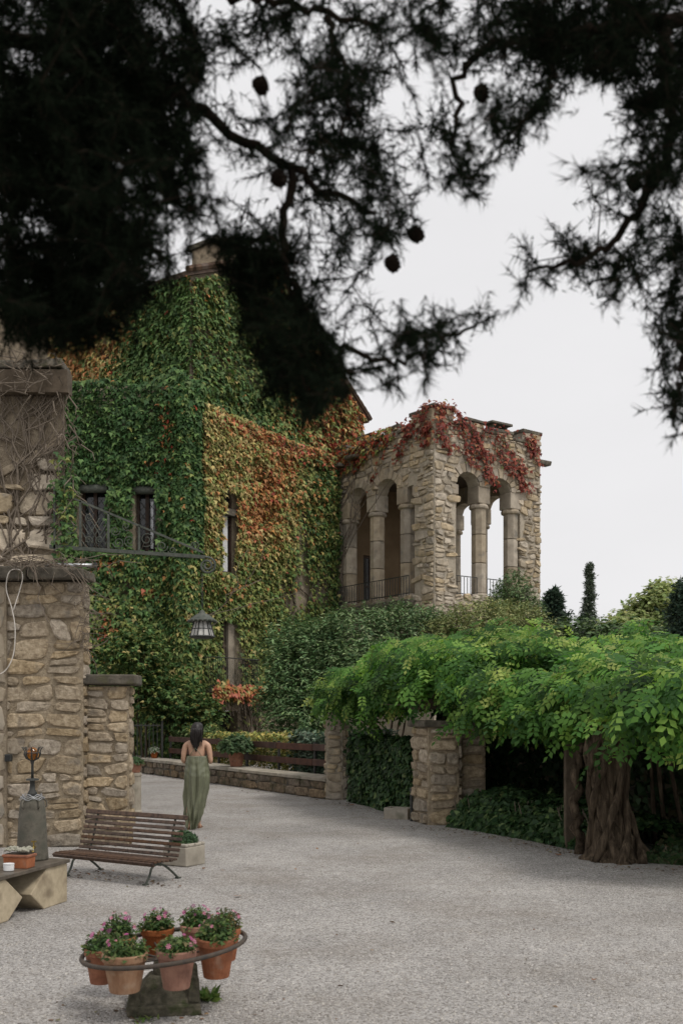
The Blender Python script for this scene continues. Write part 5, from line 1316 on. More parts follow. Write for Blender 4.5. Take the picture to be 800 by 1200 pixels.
def gz(u, Y): return Vector(((u - 400) / F * Y, Y, 0))
DKG = [(.035, .062, .042), (.06, .09, .06), (.045, .075, .05)]
hz = lambda v, Y: CAMH + (HZ - v) / F * Y
conifer('dark layered conifer beside the loggia right edge', gz(648, 48), hz(693, 48), 1.9, 15000, .27, DKG, 1, lambda s: (1 - s) ** .7 + .08)
conifer('slender grey green cypress with a thin ragged top', gz(690, 52), hz(663, 52), .50, 15000, .17, [(.10, .13, .09), (.14, .17, .12), (.07, .095, .065)], 2, lambda s: 1.0 if s < .58 else max(.40, 1.0 - 2.4 * (s - .58)) if s < .84 else .34 - 1.2 * (s - .84), droop=.8, name='cypress_tree')
conifer('very small dark conifer left of the cypress', gz(680, 50), hz(722, 50), .55, 2500, .22, DKG, 3, lambda s: (1 - s) ** .7 + .1)
conifer('dark conifer with a reddish trunk at the right edge', gz(806, 30), hz(683, 30), .75, 9000, .20, DKG, 4, lambda s: .3 + .8 * math.sin(math.pi * min(1, (1 - s) * 1.1)) ** .8, low=.34)
leafy('broadleaf_tree', 'pale lime green tree behind the dark right conifer', 'tree', [cl(770, 728, 42, 26, 26), cl(752, 742, 42, 24, 18), cl(782, 714, 42, 16, 20), cl(735, 752, 41, 26, 16)], 14000, .24, [(.30, .35, .15), (.40, .44, .20), (.22, .28, .11)], [2, 1.5, 1.5], tmpl=T_QUAD, mat='leaf_soft', seed=6, base=gz(768, 42), stem_r=.12)
leafy('broadleaf_tree', 'mid green hedge trees low behind the wisteria', 'tree', [cl(680, 765, 38, 60, 24), cl(620, 775, 38, 50, 26), cl(740, 770, 38, 50, 22), cl(800, 765, 38, 40, 30), cl(560, 790, 38, 60, 26)], 22000, .22, [(.07, .12, .04), (.11, .17, .06), (.05, .085, .03)], [2, 1.5, 1.5], tmpl=T_QUAD, seed=7, base=gz(690, 38), stem_r=.1)

# ------------------------------------------------------------------ pines overhanging the court
# openings in the crown where the sky shows
GAPS = [(318, 95, 30, 32), (265, 210, 30, 26), (200, 275, 34, 24), (452, 135, 30, 18), (425, 300, 16, 14), (245, 20, 22, 26), (128, 66, 14, 10), (335, 245, 16, 18), (480, 60, 16, 14), (85, 190, 8, 8), (395, 375, 18, 12), (545, 115, 18, 14), (620, 195, 30, 16), (690, 255, 22, 14), (400, 12, 12, 14)]
def build_pine(label, tx, ty, limbs, blobs, cones, seed):
    rng = np.random.default_rng(seed)
    base = Vector((tx, ty, 0)); t = thing('pine_tree', label, 'tree', base)
    H = 11.0
    m = MB(); pts = [Vector((.12 * math.sin(i * .5), .1 * math.cos(i * .6), H * i / 12)) for i in range(13)]
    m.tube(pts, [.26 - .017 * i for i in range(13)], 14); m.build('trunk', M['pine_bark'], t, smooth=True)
    nodes = []; lm = MB(); rad = {}
    for P, r0, r1 in limbs:
        pts = []
        for i in range(len(P) - 1):
            p0, p1, p2, p3 = P[max(i - 1, 0)], P[i], P[i + 1], P[min(i + 2, len(P) - 1)]
            for j in range(10):
                s = j / 10; sl = (p2 - p1).length
                m1, m2 = (p2 - p0).normalized() * sl * .7, (p3 - p1).normalized() * sl * .7
                pts.append(p1 * (2 * s ** 3 - 3 * s * s + 1) + m1 * (s ** 3 - 2 * s * s + s) + p2 * (-2 * s ** 3 + 3 * s * s) + m2 * (s ** 3 - s * s) + Vector(rng.normal(size=3)) * .008)
        pts.append(P[-1])
        lm.tube([p - base for p in pts], [r0 + (r1 - r0) * i / (len(pts) - 1) for i in range(len(pts))], 8)
        nodes += [tuple(p) for p in pts]
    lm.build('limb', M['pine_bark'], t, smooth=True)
    # targets for tufts, from the outline of the crown
    T = []
    for (u, v, ru, rv, dens) in blobs:
        n = int(math.pi * ru * rv * dens / 1000) + 1; Yc = rng.uniform(2.4, 2.9)
        a = rng.uniform(0, 6.283, n); r = rng.uniform(0, 1, n) ** .5 * 1.03
        for k in range(n):
            uu, vv = u + ru * r[k] * math.cos(a[k]), v + rv * r[k] * math.sin(a[k])
            if any(((uu - gu) / gr) ** 2 + ((vv - gv) / gs) ** 2 < 1 for gu, gv, gr, gs in GAPS) and rng.uniform() < .85: continue
            T.append(tuple(at(uu, vv, Yc + rng.normal() * .2)))
    T += [tuple(at(u, v, Y) + Vector((0, 0, .035))) for u, v, Y in cones]
    T = np.array(T); Nn = np.array(nodes)
    d0 = np.array([np.min(((Nn - p) ** 2).sum(1)) for p in T]); order = np.argsort(d0)
    arr = np.zeros((len(nodes) + 3 * len(T), 3)); cnt = len(nodes); arr[:cnt] = Nn
    tw = MB(); tufts = []
    for i in order:
        p = T[i]; j = np.argmin(((arr[:cnt] - p) ** 2).sum(1)); q = arr[j].copy()
        L = np.linalg.norm(p - q)
        if L < .02: q = q - [0, .035, .02]; L = .04
        mid = q + (p - q) * .55 + rng.normal(size=3) * .10 * L + np.array([0, 0, .10 * L])
        r = min(.0032, .0016 + .004 * L)
        tw.tube([Vector(q) - base, Vector(mid) - base, Vector(p) - base], [r, r * .7, .0012], 4, cap=False)
        arr[cnt] = mid; arr[cnt + 1] = p; cnt += 2
        d = p - mid; d /= np.linalg.norm(d); tufts.append((p, d))
        for k in range(2):          # side shoots make a feathery spray
            e = nrm((d + rng.normal(size=3) * .75)[None])[0]; st = mid + (p - mid) * rng.uniform(.2, .8); en_ = st + e * rng.uniform(.03, .075)
            tw.tube([Vector(st) - base, Vector(en_) - base], [.0012, .0008], 3, cap=False); tufts.append((en_, e))
    tw.build('twig', M['pine_bark'], t)['kind'] = 'stuff'
    # needles
    K = 34; n = len(tufts)
    P = np.repeat(np.array([a for a, b in tufts]), K, 0); D = np.repeat(np.array([b for a, b in tufts]), K, 0); m_ = n * K
    back = rng.uniform(0, 1, m_); P = P - D * (back * .13)[:, None]
    A = nrm(D * rng.uniform(.3, 1.2, m_)[:, None] + nrm(rng.normal(size=(m_, 3))) * .75 + [0, 0, -.22])
    L = rng.uniform(.018, .048, m_) * (1 - .25 * back)
    W = np.cross(A, rng.normal(size=(m_, 3))); W = nrm(W) * .0016
    V = np.stack([P - W, P + W, P + A * L[:, None]], 1).reshape(-1, 3) - np.array(base)
    me = bpy.data.meshes.new('foliage'); me.vertices.add(len(V)); me.vertices.foreach_set('co', V.astype(np.float32).ravel())
    me.loops.add(len(V)); me.loops.foreach_set('vertex_index', np.arange(len(V), dtype=np.int32))
    me.polygons.add(m_); me.polygons.foreach_set('loop_start', (np.arange(m_) * 3).astype(np.int32))
    try: me.polygons.foreach_set('loop_total', np.full(m_, 3, np.int32))
    except Exception: pass
    ca = me.attributes.new('leaf_colour', 'FLOAT_COLOR', 'POINT'); c4 = np.ones((m_, 3, 4), np.float32)
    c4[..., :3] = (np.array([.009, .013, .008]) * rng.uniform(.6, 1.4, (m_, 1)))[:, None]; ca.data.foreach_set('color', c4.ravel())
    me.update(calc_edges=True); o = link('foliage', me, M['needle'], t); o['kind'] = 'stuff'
    prof = [(.003, 0), (.013, .006), (.0175, .015), (.016, .028), (.011, .040), (.003, .048)]
    for (u, v, Y) in cones:
        p = at(u, v, Y) - base; c = MB()
        c.lathe(prof, 10)
        for k in range(40):
            a = k * 2.4; z = .004 + .038 * k / 40; r = np.interp(z, [q[1] for q in prof], [q[0] for q in prof])
            c.box((math.cos(a) * r, math.sin(a) * r, z), (.008, .008, .005), Matrix.Rotation(a, 3, 'Z'))
        R3 = Matrix.Rotation(rng.uniform(-1, 1), 3, 'X') @ Matrix.Rotation(2.6, 3, 'Y')
        c.v = [tuple(R3 @ Vector(x)) for x in c.v]; c.build('pine_cone', M['pine_bark'], t, p)
    print('tufts', n)
A_ = at
HI, MP, MD, LO = 9.5, 4.7, 2.9, 1.5
LT = Vector((-4.3, 2.2, 0))
limbsL = [([LT + UP * 3.9, A_(60, 60, 2.584), A_(200, 110, 2.584), A_(340, 200, 2.652), A_(440, 250, 2.720)], .024, .006),
          ([LT + UP * 3.1, A_(40, 220, 2.448), A_(150, 270, 2.516), A_(200, 310, 2.516)], .019, .006),
          ([A_(340, 200, 2.652), A_(335, 320, 2.618), A_(390, 405, 2.652), A_(470, 425, 2.652), A_(560, 378, 2.720)], .012, .004),
          ([LT + UP * 4.4, A_(150, -40, 2.652), A_(300, 0, 2.652), A_(440, 30, 2.720)], .021, .006),
          ([A_(335, 320, 2.618), A_(350, 400, 2.584), A_(375, 460, 2.584)], .009, .004),
          ([A_(390, 20, 2.686), A_(405, 120, 2.652), A_(395, 190, 2.652)], .009, .004)]
blobL = [(60, 90, 110, 130, HI), (150, 60, 90, 90, HI), (40, 240, 75, 140, HI), (130, 205, 75, 105, HI), (50, 350, 65, 60, HI), (190, 165, 45, 70, MP), (95, 385, 34, 34, MD), (178, 300, 45, 36, MD),
         (210, 90, 36, 80, MD), (250, 55, 30, 46, LO), (300, 25, 50, 26, MD), (360, 45, 46, 56, MD), (335, 160, 42, 36, MD), (395, 125, 40, 66, MP), (372, 205, 56, 42, MP), (268, 150, 28, 34, LO), (232, 236, 34, 36, MD), (300, 245, 46, 34, LO), (255, 300, 18, 20, LO),
         (440, 55, 36, 56, MD), (465, 190, 26, 38, MD), (445, 250, 30, 42, MP), (425, 175, 26, 36, MD), (305, 330, 36, 40, HI), (335, 400, 54, 52, HI), (365, 445, 46, 36, HI), (330, 450, 32, 32, MP), (400, 325, 34, 34, LO), (425, 400, 42, 32, LO), (480, 420, 46, 32, MD), (530, 400, 36, 26, MD), (558, 378, 20, 18, MD), (445, 450, 26, 16, LO), (300, 300, 30, 22, MP), (480, 60, 24, 40, LO), (330, 95, 36, 36, LO), (420, 110, 28, 34, MD), (482, 125, 16, 26, LO), (226, 170, 26, 44, MD), (252, 262, 36, 24, LO), (302, 195, 26, 26, LO), (492, 215, 14, 26, LO), (402, 275, 40, 26, MD), (385, 350, 36, 24, LO), (350, 300, 30, 26, MD), (275, 60, 26, 40, LO), (120, 330, 50, 60, MP), (30, 400, 40, 24, LO), (300, 305, 42, 34, HI), (238, 296, 34, 20, MD), (115, 345, 55, 52, HI), (165, 330, 30, 26, MD), (-120, 60, 120, 150, MD), (-280, 120, 120, 160, MD), (-130, 260, 120, 110, MD), (-450, 60, 120, 140, LO), (-300, 340, 110, 70, LO), (60, -120, 160, 80, MD), (330, -110, 150, 70, LO)]
build_pine('dark pine overhanging the court from the left, its boughs across the sky', LT.x, LT.y, limbsL, blobL, [(482, 269, 2.652), (476, 388, 2.652), (322, 205, 2.584), (300, 90, 2.584), (455, 300, 2.652), (395, 450, 2.584)], 201)
RT = Vector((4.1, 2.3, 0))
limbsR = [([RT + UP * 4.2, A_(780, 30, 2.652), A_(650, 40, 2.652), A_(550, 70, 2.720), A_(530, 180, 2.720)], .024, .005),
          ([A_(780, 30, 2.652), A_(775, 190, 2.618), A_(710, 290, 2.652), A_(620, 318, 2.686)], .018, .004),
          ([RT + UP * 2.9, A_(825, 330, 2.584), A_(800, 430, 2.652), A_(788, 500, 2.652)], .018, .004),
          ([A_(650, 40, 2.652), A_(640, 110, 2.652), A_(585, 170, 2.686)], .009, .004)]
blobR = [(540, 35, 54, 46, MD), (600, 28, 56, 42, MP), (680, 35, 80, 52, HI), (765, 60, 60, 76, HI), (520, 140, 24, 40, MD), (560, 165, 44, 40, MD), (555, 212, 30, 26, MD), (605, 118, 36, 42, MD), (645, 75, 46, 44, MP), (600, 168, 24, 24, LO),
         (778, 160, 42, 56, MP), (700, 203, 40, 18, MD), (745, 235, 44, 34, MD), (650, 288, 40, 18, MD), (625, 320, 24, 20, MD), (700, 310, 44, 24, MP), (765, 300, 44, 44, MP), (772, 355, 30, 26, MD), (730, 338, 26, 20, MD), (792, 420, 16, 40, MD), (785, 470, 16, 30, MP), (770, 400, 26, 28, MD), (796, 520, 8, 24, LO), (500, 30, 30, 36, MD), (830, 300, 50, 200, MD), (930, 80, 110, 160, MD), (950, 320, 90, 120, LO), (1100, 120, 110, 160, MD), (720, -110, 150, 70, MD), (1260, 60, 120, 140, LO)]
build_pine('dark pine overhanging the court from the right, its boughs at the right edge', RT.x, RT.y, limbsR, blobR, [(560, 100, 2.686), (740, 205, 2.618), (700, 60, 2.584)], 202)

# ------------------------------------------------------------------ ring of flower pots on a stone base
def lean_ring(x):           # the ring is tilted: height at x from its centre
    return .372 + x * .10
RC = Vector((-1.09, 6.14, 0)); RR_ = .495
def pot_profile(r, h):
    return [(r * .66, 0), (r * .68, .004), (r * .93, h * .78), (r * .935, h * .80), (r * 1.0, h * .805), (r * 1.02, h * .83), (r * 1.03, h * .97), (r * 1.0, h), (r * .90, h), (r * .88, h * .84)]
def build_ring():
    t = thing('pot_stand', 'round iron pot ring on a mossy carved stone foot', 'plant stand', RC)
    n = 72; m = MB(); pts = [Vector((RR_ * math.cos(2 * math.pi * k / n), RR_ * math.sin(2 * math.pi * k / n), lean_ring(RR_ * math.cos(2 * math.pi * k / n)))) for k in range(n + 1)]
    m.tube(pts, .0145, 8, cap=False); m.build('ring', M['rust'], t, smooth=True)
    for k in range(8):
        a = 2 * math.pi * (k + .5) / 8; e = Vector((RR_ * math.cos(a), RR_ * math.sin(a), lean_ring(RR_ * math.cos(a))))
        MB().tube([Vector((.03 * math.cos(a), .03 * math.sin(a), .30)), Vector((.2 * math.cos(a), .2 * math.sin(a), .335 + .02 * math.cos(a))), e], .007, 6).build('spoke', M['rust'], t, smooth=True)
    h = MB().lathe([(.055, .16), (.065, .20), (.075, .25), (.06, .30), (.03, .33), (.012, .345)], 14); h.build('hub', M['mossy'], t, smooth=True)
    R2 = Matrix.Rotation(math.radians(10), 3, 'Z')
    b = MB().box((0, 0, .035), (.44, .42, .07), R2, jit=.008).build('plinth', M['mossy'], t, bevel=.012)
    c = MB()
    c.box((0, 0, .14), (.40, .38, .14), R2, taper=.45, jit=.006); c.build('pyramid_block', M['mossy'], t, bevel=.012)
    for x in (-1, 1):
        for y in (-1, 1):
            MB().box(R2 @ Vector((x * .175, y * .165, .145)), (.075, .075, .15), R2, taper=.72, jit=.006).build('corner_horn', M['mossy'], t, bevel=.012)
build_ring()
def flower_pot(label, p, r, h, mat, seed, fl=(.55, .14, .30), nfl=9, tall=.13, tilt=0.0, group='flower pots held in the iron ring', cols=None):
    rng = np.random.default_rng(seed); t = thing('flower_pot', label, 'flower pot', p, group=group)
    MB().lathe(pot_profile(r, h), 26, cap1=False).build('pot', M[mat], t, smooth=False)
    MB().lathe([(r * .885, h * .86), (r * .5, h * .88), (r * .05, h * .89)], 16, cap0=False).build('soil', M['soil'], t)
    n = 760; d = rdir(n, rng); d[:, 2] = np.abs(d[:, 2]); q = rng.uniform(.25, 1, n) ** .6
    P = np.array(p) + np.array([0, 0, h * .92]) + d * q[:, None] * np.array([r * 1.02, r * 1.02, tall]) * (1 + .28 * fnoise(d * 2.2 + seed, 2.0))[:, None]
    cols = cols or [(.045, .085, .028), (.085, .15, .045), (.15, .21, .07), (.22, .20, .09)]
    leaf_mesh('foliage', P, d + rng.normal(size=(n, 3)) * .7 + [0, 0, .5], d + [0, 0, .7] + rng.normal(size=(n, 3)) * .5, .034 * rng.uniform(.5, 1.35, n), T_QUAD, pal(n, cols, [2, 2.4, 1.2, .5], .3, rng), M['leaf_soft'], t, width=.8)
    st = MB()
    for k in range(46):
        e = rdir(1, rng)[0]; e[2] = abs(e[2]) + .15; e = e * np.array([r * 1.1, r * 1.1, tall * 1.0]); st.tube([(e[0] * .15, e[1] * .15, h * .86), (e[0] * .6, e[1] * .6, h * .9 + e[2] * .6), (e[0], e[1], h * .92 + e[2])], .0022, 4, cap=False)
    st.build('stem', M['plant_stem'], t)
    for k in range(nfl):
        e = rdir(1, rng)[0]; e[2] = abs(e[2]) * .7 + .45; e /= np.linalg.norm(e)
        c = np.array([0, 0, h * .92]) + e * np.array([r * 1.08, r * 1.08, tall * 1.22]); f = MB(); sz = rng.uniform(.010, .019)
        e = e + np.array([0, -.6, 0]); z = Vector(e).normalized(); x = z.orthogonal().normalized(); y = z.cross(x)
        for j in range(7):
            a = 2 * math.pi * j / 7; b = a + .42; v1 = x * math.cos(a - .3) + y * math.sin(a - .3); v2 = x * math.cos(a + .3) + y * math.sin(a + .3); v3 = x * math.cos(a) + y * math.sin(a)
            C_ = Vector(c); f.add([C_, C_ + v1 * sz * .7 + z * .003, C_ + v3 * sz * 1.05 + z * .001, C_ + v2 * sz * .7 + z * .003], [(0, 1, 2, 3)])
        o = f.build('flower', M['petal' + str(rng.integers(3))], t)
    return t
M['plant_stem'] = mat_plain('green stem', (.08, .10, .04), rough=.7)
M['petal0'] = mat_plain('magenta petal', (.42, .09, .24), rough=.6, bump=0); M['petal1'] = mat_plain('pink petal', (.58, .22, .32), rough=.6, bump=0); M['petal2'] = mat_plain('dusky purple petal', (.20, .06, .13), rough=.6, bump=0)
POTS = [(-121, .130, .225, 'terracotta_pale', 'big pale weathered pot at the front left of the ring, whitish clay', .12),
        (-69, .114, .225, 'terracotta', 'orange clay pot at the front of the ring with a white lime stain', .10),
        (-22, .114, .235, 'terracotta', 'orange clay pot at the front right of the ring, above the foot corner', .16),
        (20, .098, .20, 'terracotta', 'clay pot at the far right end of the ring with dry brownish foliage', .15),
        (66, .106, .20, 'terracotta', 'clay pot at the back right of the ring under dense pink buds', .15),
        (107, .106, .20, 'terracotta', 'clay pot at the back centre of the ring with a large mauve bloom', .14),
        (150, .104, .20, 'terracotta', 'clay pot at the back left of the ring hidden by its tall foliage', .17),
        (-165, .102, .21, 'terracotta', 'small orange clay pot at the far left end of the ring', .12)]
for k, (deg, r, h, mt, lab, tall) in enumerate(POTS):
    a = math.radians(deg); rr = RR_ - r - .0175; x, y = rr * math.cos(a), rr * math.sin(a)
    flower_pot(lab, RC + Vector((x, y, lean_ring(x) + .052 - h)), r, h, mt, 300 + k, tall=tall * .85, nfl=(8, 7, 9, 7, 14, 12, 12, 6)[k], cols=[(.07, .09, .03), (.12, .14, .05), (.20, .15, .07), (.26, .14, .08)] if k == 3 else None)
# weeds at the foot
def weed(label, p, n, seed, s=.09):
    rng = np.random.default_rng(seed); t = thing('weed', label, 'weed', p)
    d = rdir(n, rng); d[:, 2] = np.abs(d[:, 2]) * .5 + .3; P = np.array(p) + rng.normal(size=(n, 3)) * np.array([.035, .035, 0]) + [0, 0, .004]
    leaf_mesh('blade', P, d, np.cross(d, rng.normal(size=(n, 3))), s * rng.uniform(.5, 1.2, n), T_LANCE, pal(n, [(.09, .16, .04), (.14, .20, .06)], [1, 1], .3, rng), M['leaf_soft'], t)
weed('small green weed right of the mossy stone foot', gd(243, 1172), 70, 1); weed('tiny grass tuft in front of the mossy stone foot', gd(168, 1197), 30, 2, .04)

# ------------------------------------------------------------------ slatted bench
FL = Vector((-3.23, 11.17, 0)); BA = math.atan2(-.77, 1.27)
def build_bench():
    L = 1.485; t = thing('slat_bench', 'brown slatted park bench on curved iron legs', 'bench', FL, BA)
    seat = [(.0, .232), (.035, .253), (.10, .256), (.165, .252), (.23, .247), (.295, .243), (.355, .248)]
    back = [(.395, .285), (.413, .341), (.431, .397), (.449, .453), (.467, .509), (.485, .565), (.503, .621), (.523, .68)]
    for i, (y, z) in enumerate(seat):
        a = -1.0 if i == 0 else 0.0
        MB().box((L / 2, y, z), (L, .044, .024), Matrix.Rotation(a, 3, 'X')).build('seat_slat', M['slat'], t, bevel=.006)
    for i, (y, z) in enumerate(back):
        s = (.032, .05) if i == len(back) - 1 else (.024, .036)
        MB().box((L / 2, y, z), (L + (.03 if i == 7 else 0), s[0], s[1]), Matrix.Rotation(-.32, 3, 'X')).build('back_slat', M['slat'], t, bevel=.007)
    def curve(P, n=8):
        P = [Vector(p) for p in P]; out = []
        for i in range(len(P) - 1):
            p0, p1, p2, p3 = P[max(i - 1, 0)], P[i], P[i + 1], P[min(i + 2, len(P) - 1)]
            for j in range(n):
                s = j / n; out.append(.5 * ((2 * p1) + (p2 - p0) * s + (2 * p0 - 5 * p1 + 4 * p2 - p3) * s * s + (3 * p1 - p0 - 3 * p2 + p3) * s ** 3))
        return out + [P[-1]]
    for x in (.16, L - .16):
        MB().tube(curve([(x, .30, .222), (x, .16, .175), (x, .115, .09), (x, .06, .012)]), .013, 7).build('leg', M['iron_green'], t, smooth=True)
        MB().tube(curve([(x, .14, .222), (x, .32, .185), (x, .46, .10), (x, .57, .012)]), .013, 7).build('leg', M['iron_green'], t, smooth=True)
        m = MB().tube(curve([(x, .02, .222), (x, .20, .228), (x, .36, .222), (x, .43, .33), (x, .483, .50), (x, .535, .67)]), .012, 7)
        m.build('support_frame', M['iron_green'], t, smooth=True)
        for y in (.055, .575): MB().box((x, y, .008), (.05, .05, .016)).build('foot', M['iron_green'], t)
    MB().tube([(.16, .30, .18), (L - .16, .30, .18)], .009, 6).build('tie_rod', M['iron_green'], t, smooth=True)
build_bench()

# ------------------------------------------------------------------ square stone planter beside the bench
def build_trough():
    p = gd(216, 1013); p.z = 0; rng = np.random.default_rng(5)
    t = thing('stone_planter', 'square weathered stone planter with a low green cushion plant', 'planter', p, BA)
    s, h = .36, .27; m = MB()
    m.box((0, 0, h / 2 - .02), (s, s, h - .04), jit=.006)
    for c, d in (((0, -s / 2 + .03, h - .02), (s, .06, .04)), ((0, s / 2 - .03, h - .02), (s, .06, .04)), ((-s / 2 + .03, 0, h - .02), (.06, s - .12, .04)), ((s / 2 - .03, 0, h - .02), (.06, s - .12, .04))): m.box(c, d)
    m.build('trough', M['slab'], t, bevel=.015)
    MB().box((0, 0, h - .025), (s - .12, s - .12, .02)).build('soil', M['soil'], t)
    n = 2400; d = rdir(n, rng); d[:, 2] = np.abs(d[:, 2]); q = rng.uniform(.5, 1, n) ** .5
    P = np.array([0, 0, h - .01]) + d * q[:, None] * np.array([.165, .16, .14]) * (1 + .15 * fnoise(d * 4, 1))[:, None]
    o = leaf_mesh('foliage', P, d + [0, 0, .6] + rng.normal(size=(n, 3)) * .5, d + rng.normal(size=(n, 3)) * .6, .04 * rng.uniform(.5, 1.2, n), T_LANCE, pal(n, [(.05, .10, .045), (.09, .15, .07), (.03, .06, .03)], [2, 2, 1], .3, rng), M['leaf_gloss'])
    o.parent = t
    st = MB()
    for k in range(30): e = rdir(1, rng)[0] * .13; st.tube([(0, 0, h - .03), (e[0], e[1], h + abs(e[2]) * .8)], .003, 4, cap=False)
    st.build('stem', M['plant_stem'], t)
build_trough()

# ------------------------------------------------------------------ concrete table with the stone fountain and lamp
TQ = Vector((-.27, -.96, 0)).normalized(); TP = Vector((TQ.y, -TQ.x, 0)); TC = Vector((-2.645, 9.62, 0)); TZ = .41     # TQ towards the camera, TP to the left
def tb(q, p, z=0.0): return TC + TQ * q + TP * p + UP * z
def build_table():
    t = thing('concrete_table', 'low concrete garden table with a dark slab and wedge legs', 'table', tb(.8, .4))
    m = MB(); m.prism([tb(-.02, -.02, TZ - .035), tb(1.7, -.02, TZ - .035), tb(1.7, .85, TZ - .035), tb(-.02, .85, TZ - .035)], UP * .035)
    m.build('top_slab', M['dark_slab'], t, world=True, bevel=.006)
    zt = TZ - .037
    for q0, s in ((0.0, 1), (1.36, -1)):
        side = [(0, 0), (.40, 0), (.62, .17), (.36, zt), (0, zt)]
        m = MB(); m.prism([tb(q0 + s * a, .0, z) for a, z in side][::1], TP * .80); m.build('leg', M['concrete'], t, world=True, bevel=.01)
    # standing on it
    c = tb(.13, .30, TZ + .001)
    t = thing('stone_fountain', 'grey tapered stone pillar with a small brass tap', 'fountain', c)
    MB().lathe([(.148, 0), (.15, .02), (.142, .12), (.128, .4), (.118, .52), (.105, .57), (.07, .60), (.03, .61)], 22).build('pillar', M['grey_stone'], t, smooth=True)
    k = MB()
    for i in range(4):
        n = 24; k.tube([((.112 - .02 * (i > 1)) * math.cos(a * 6.283 / n), (.112 - .02 * (i > 1)) * math.sin(a * 6.283 / n), .585 + i * .012 + .012 * math.sin(a * 1.7 + i)) for a in range(n + 1)], .0035, 4, cap=False)
    k.build('wire_wrap', M['metal'], t, smooth=True)
    for a in (-2.0, -.8, .6, 2.2):
        MB().tube([(.09 * math.cos(a), .09 * math.sin(a), .59), (.135 * math.cos(a), .135 * math.sin(a), .56), (.14 * math.cos(a), .14 * math.sin(a), .51), (.12 * math.cos(a), .12 * math.sin(a), .50)], .008, 6).build('handle', M['grey_stone'], t, smooth=True)
    tap = MB().tube([(.06, -.12, .14), (.07, -.20, .14), (.072, -.215, .10)], .012, 8).tube([(.066, -.17, .15), (.066, -.17, .19)], .007, 6).box((.066, -.17, .195), (.05, .012, .012)); tap.build('tap', M['brass'], t, smooth=False)
    t = thing('torch_lamp', 'black iron torch lamp with an amber glass globe', 'lamp', c + UP * .612)
    MB().lathe([(.05, 0), (.045, .03), (.028, .06), (.022, .14), (.03, .15)], 12).build('socket', M['iron'], t, smooth=True)
    MB().lathe([(.065, .150), (.06, .165), (.02, .172)], 8).build('collar', M['iron'], t)
    MB().lathe([(.014, .16), (.012, .30), (.022, .335), (.03, .35)], 10).build('pole', M['iron'], t, smooth=True)
    gz_ = .405
    MB().ball((0, 0, gz_), .060, 18, 12, (1, 1, 1.12)).build('globe', M['amber'], t, smooth=True)
    for k in range(8):
        a = 2 * math.pi * k / 8 + .2; cx, cy = math.cos(a), math.sin(a)
        MB().tube([(.02 * cx, .02 * cy, .345), (.055 * cx, .055 * cy, .362), (.075 * cx, .075 * cy, .40), (.072 * cx, .072 * cy, .43), (.09 * cx, .09 * cy, .465), (.105 * cx, .105 * cy, .47)], [.009, .009, .008, .006, .006, .003], 6).build('claw', M['iron'], t, smooth=True)
    n = 24; MB().tube([(.076 * math.cos(a * 6.283 / n), .076 * math.sin(a * 6.283 / n), .415) for a in range(n + 1)], .005, 5, cap=False).build('claw_ring', M['iron'], t, smooth=True)
    # long planter of succulents
    c = tb(.60, .13, TZ + .001); rng = np.random.default_rng(9)
    t = thing('succulent_planter', 'rectangular terracotta planter of pale succulents', 'planter', c, math.radians(-12))
    m = MB(); m.box((0, 0, .05), (.23, .14, .10), taper=1.06); m.box((0, 0, .112), (.262, .168, .024)); m.build('trough', M['terracotta'], t, bevel=.006)
    MB().box((0, 0, .126), (.22, .125, .006)).build('soil', M['soil'], t)
    for k in range(30):
        x, y = rng.uniform(-.11, .11), rng.uniform(-.06, .06); m = MB(); sz = rng.uniform(.016, .026)
        for j in range(9):
            a = j * 2.4; e = .25 + .75 * j / 9; c_ = (x + sz * e * math.cos(a), y + sz * e * math.sin(a), .150 + .022 * (1 - e) + .02 * ((k * 7) % 5) / 5); m.ball(c_, sz * .42, 6, 4)
        m.build('rosette', M['succulent'], t)
    t = thing('white_cup', 'small white lidded cup in front of the succulents', 'cup', tb(.80, .105, TZ + .002), math.radians(-12))
    MB().lathe([(.030, 0), (.038, .004), (.040, .045), (.037, .055)], 18, sx=1.25).build('cup', M['white'], t, smooth=False); MB().lathe([(.041, .056), (.041, .066), (.01, .070)], 18, sx=1.25).build('lid', M['white'], t)
M['brass'] = mat_plain('old brass', (.30, .22, .07), rough=.35, metal=.8)
M['succulent'] = mat_noise('pale succulent', (.24, .25, .18), (.50, .47, .40), 40, .7, .1, 60)
build_table()

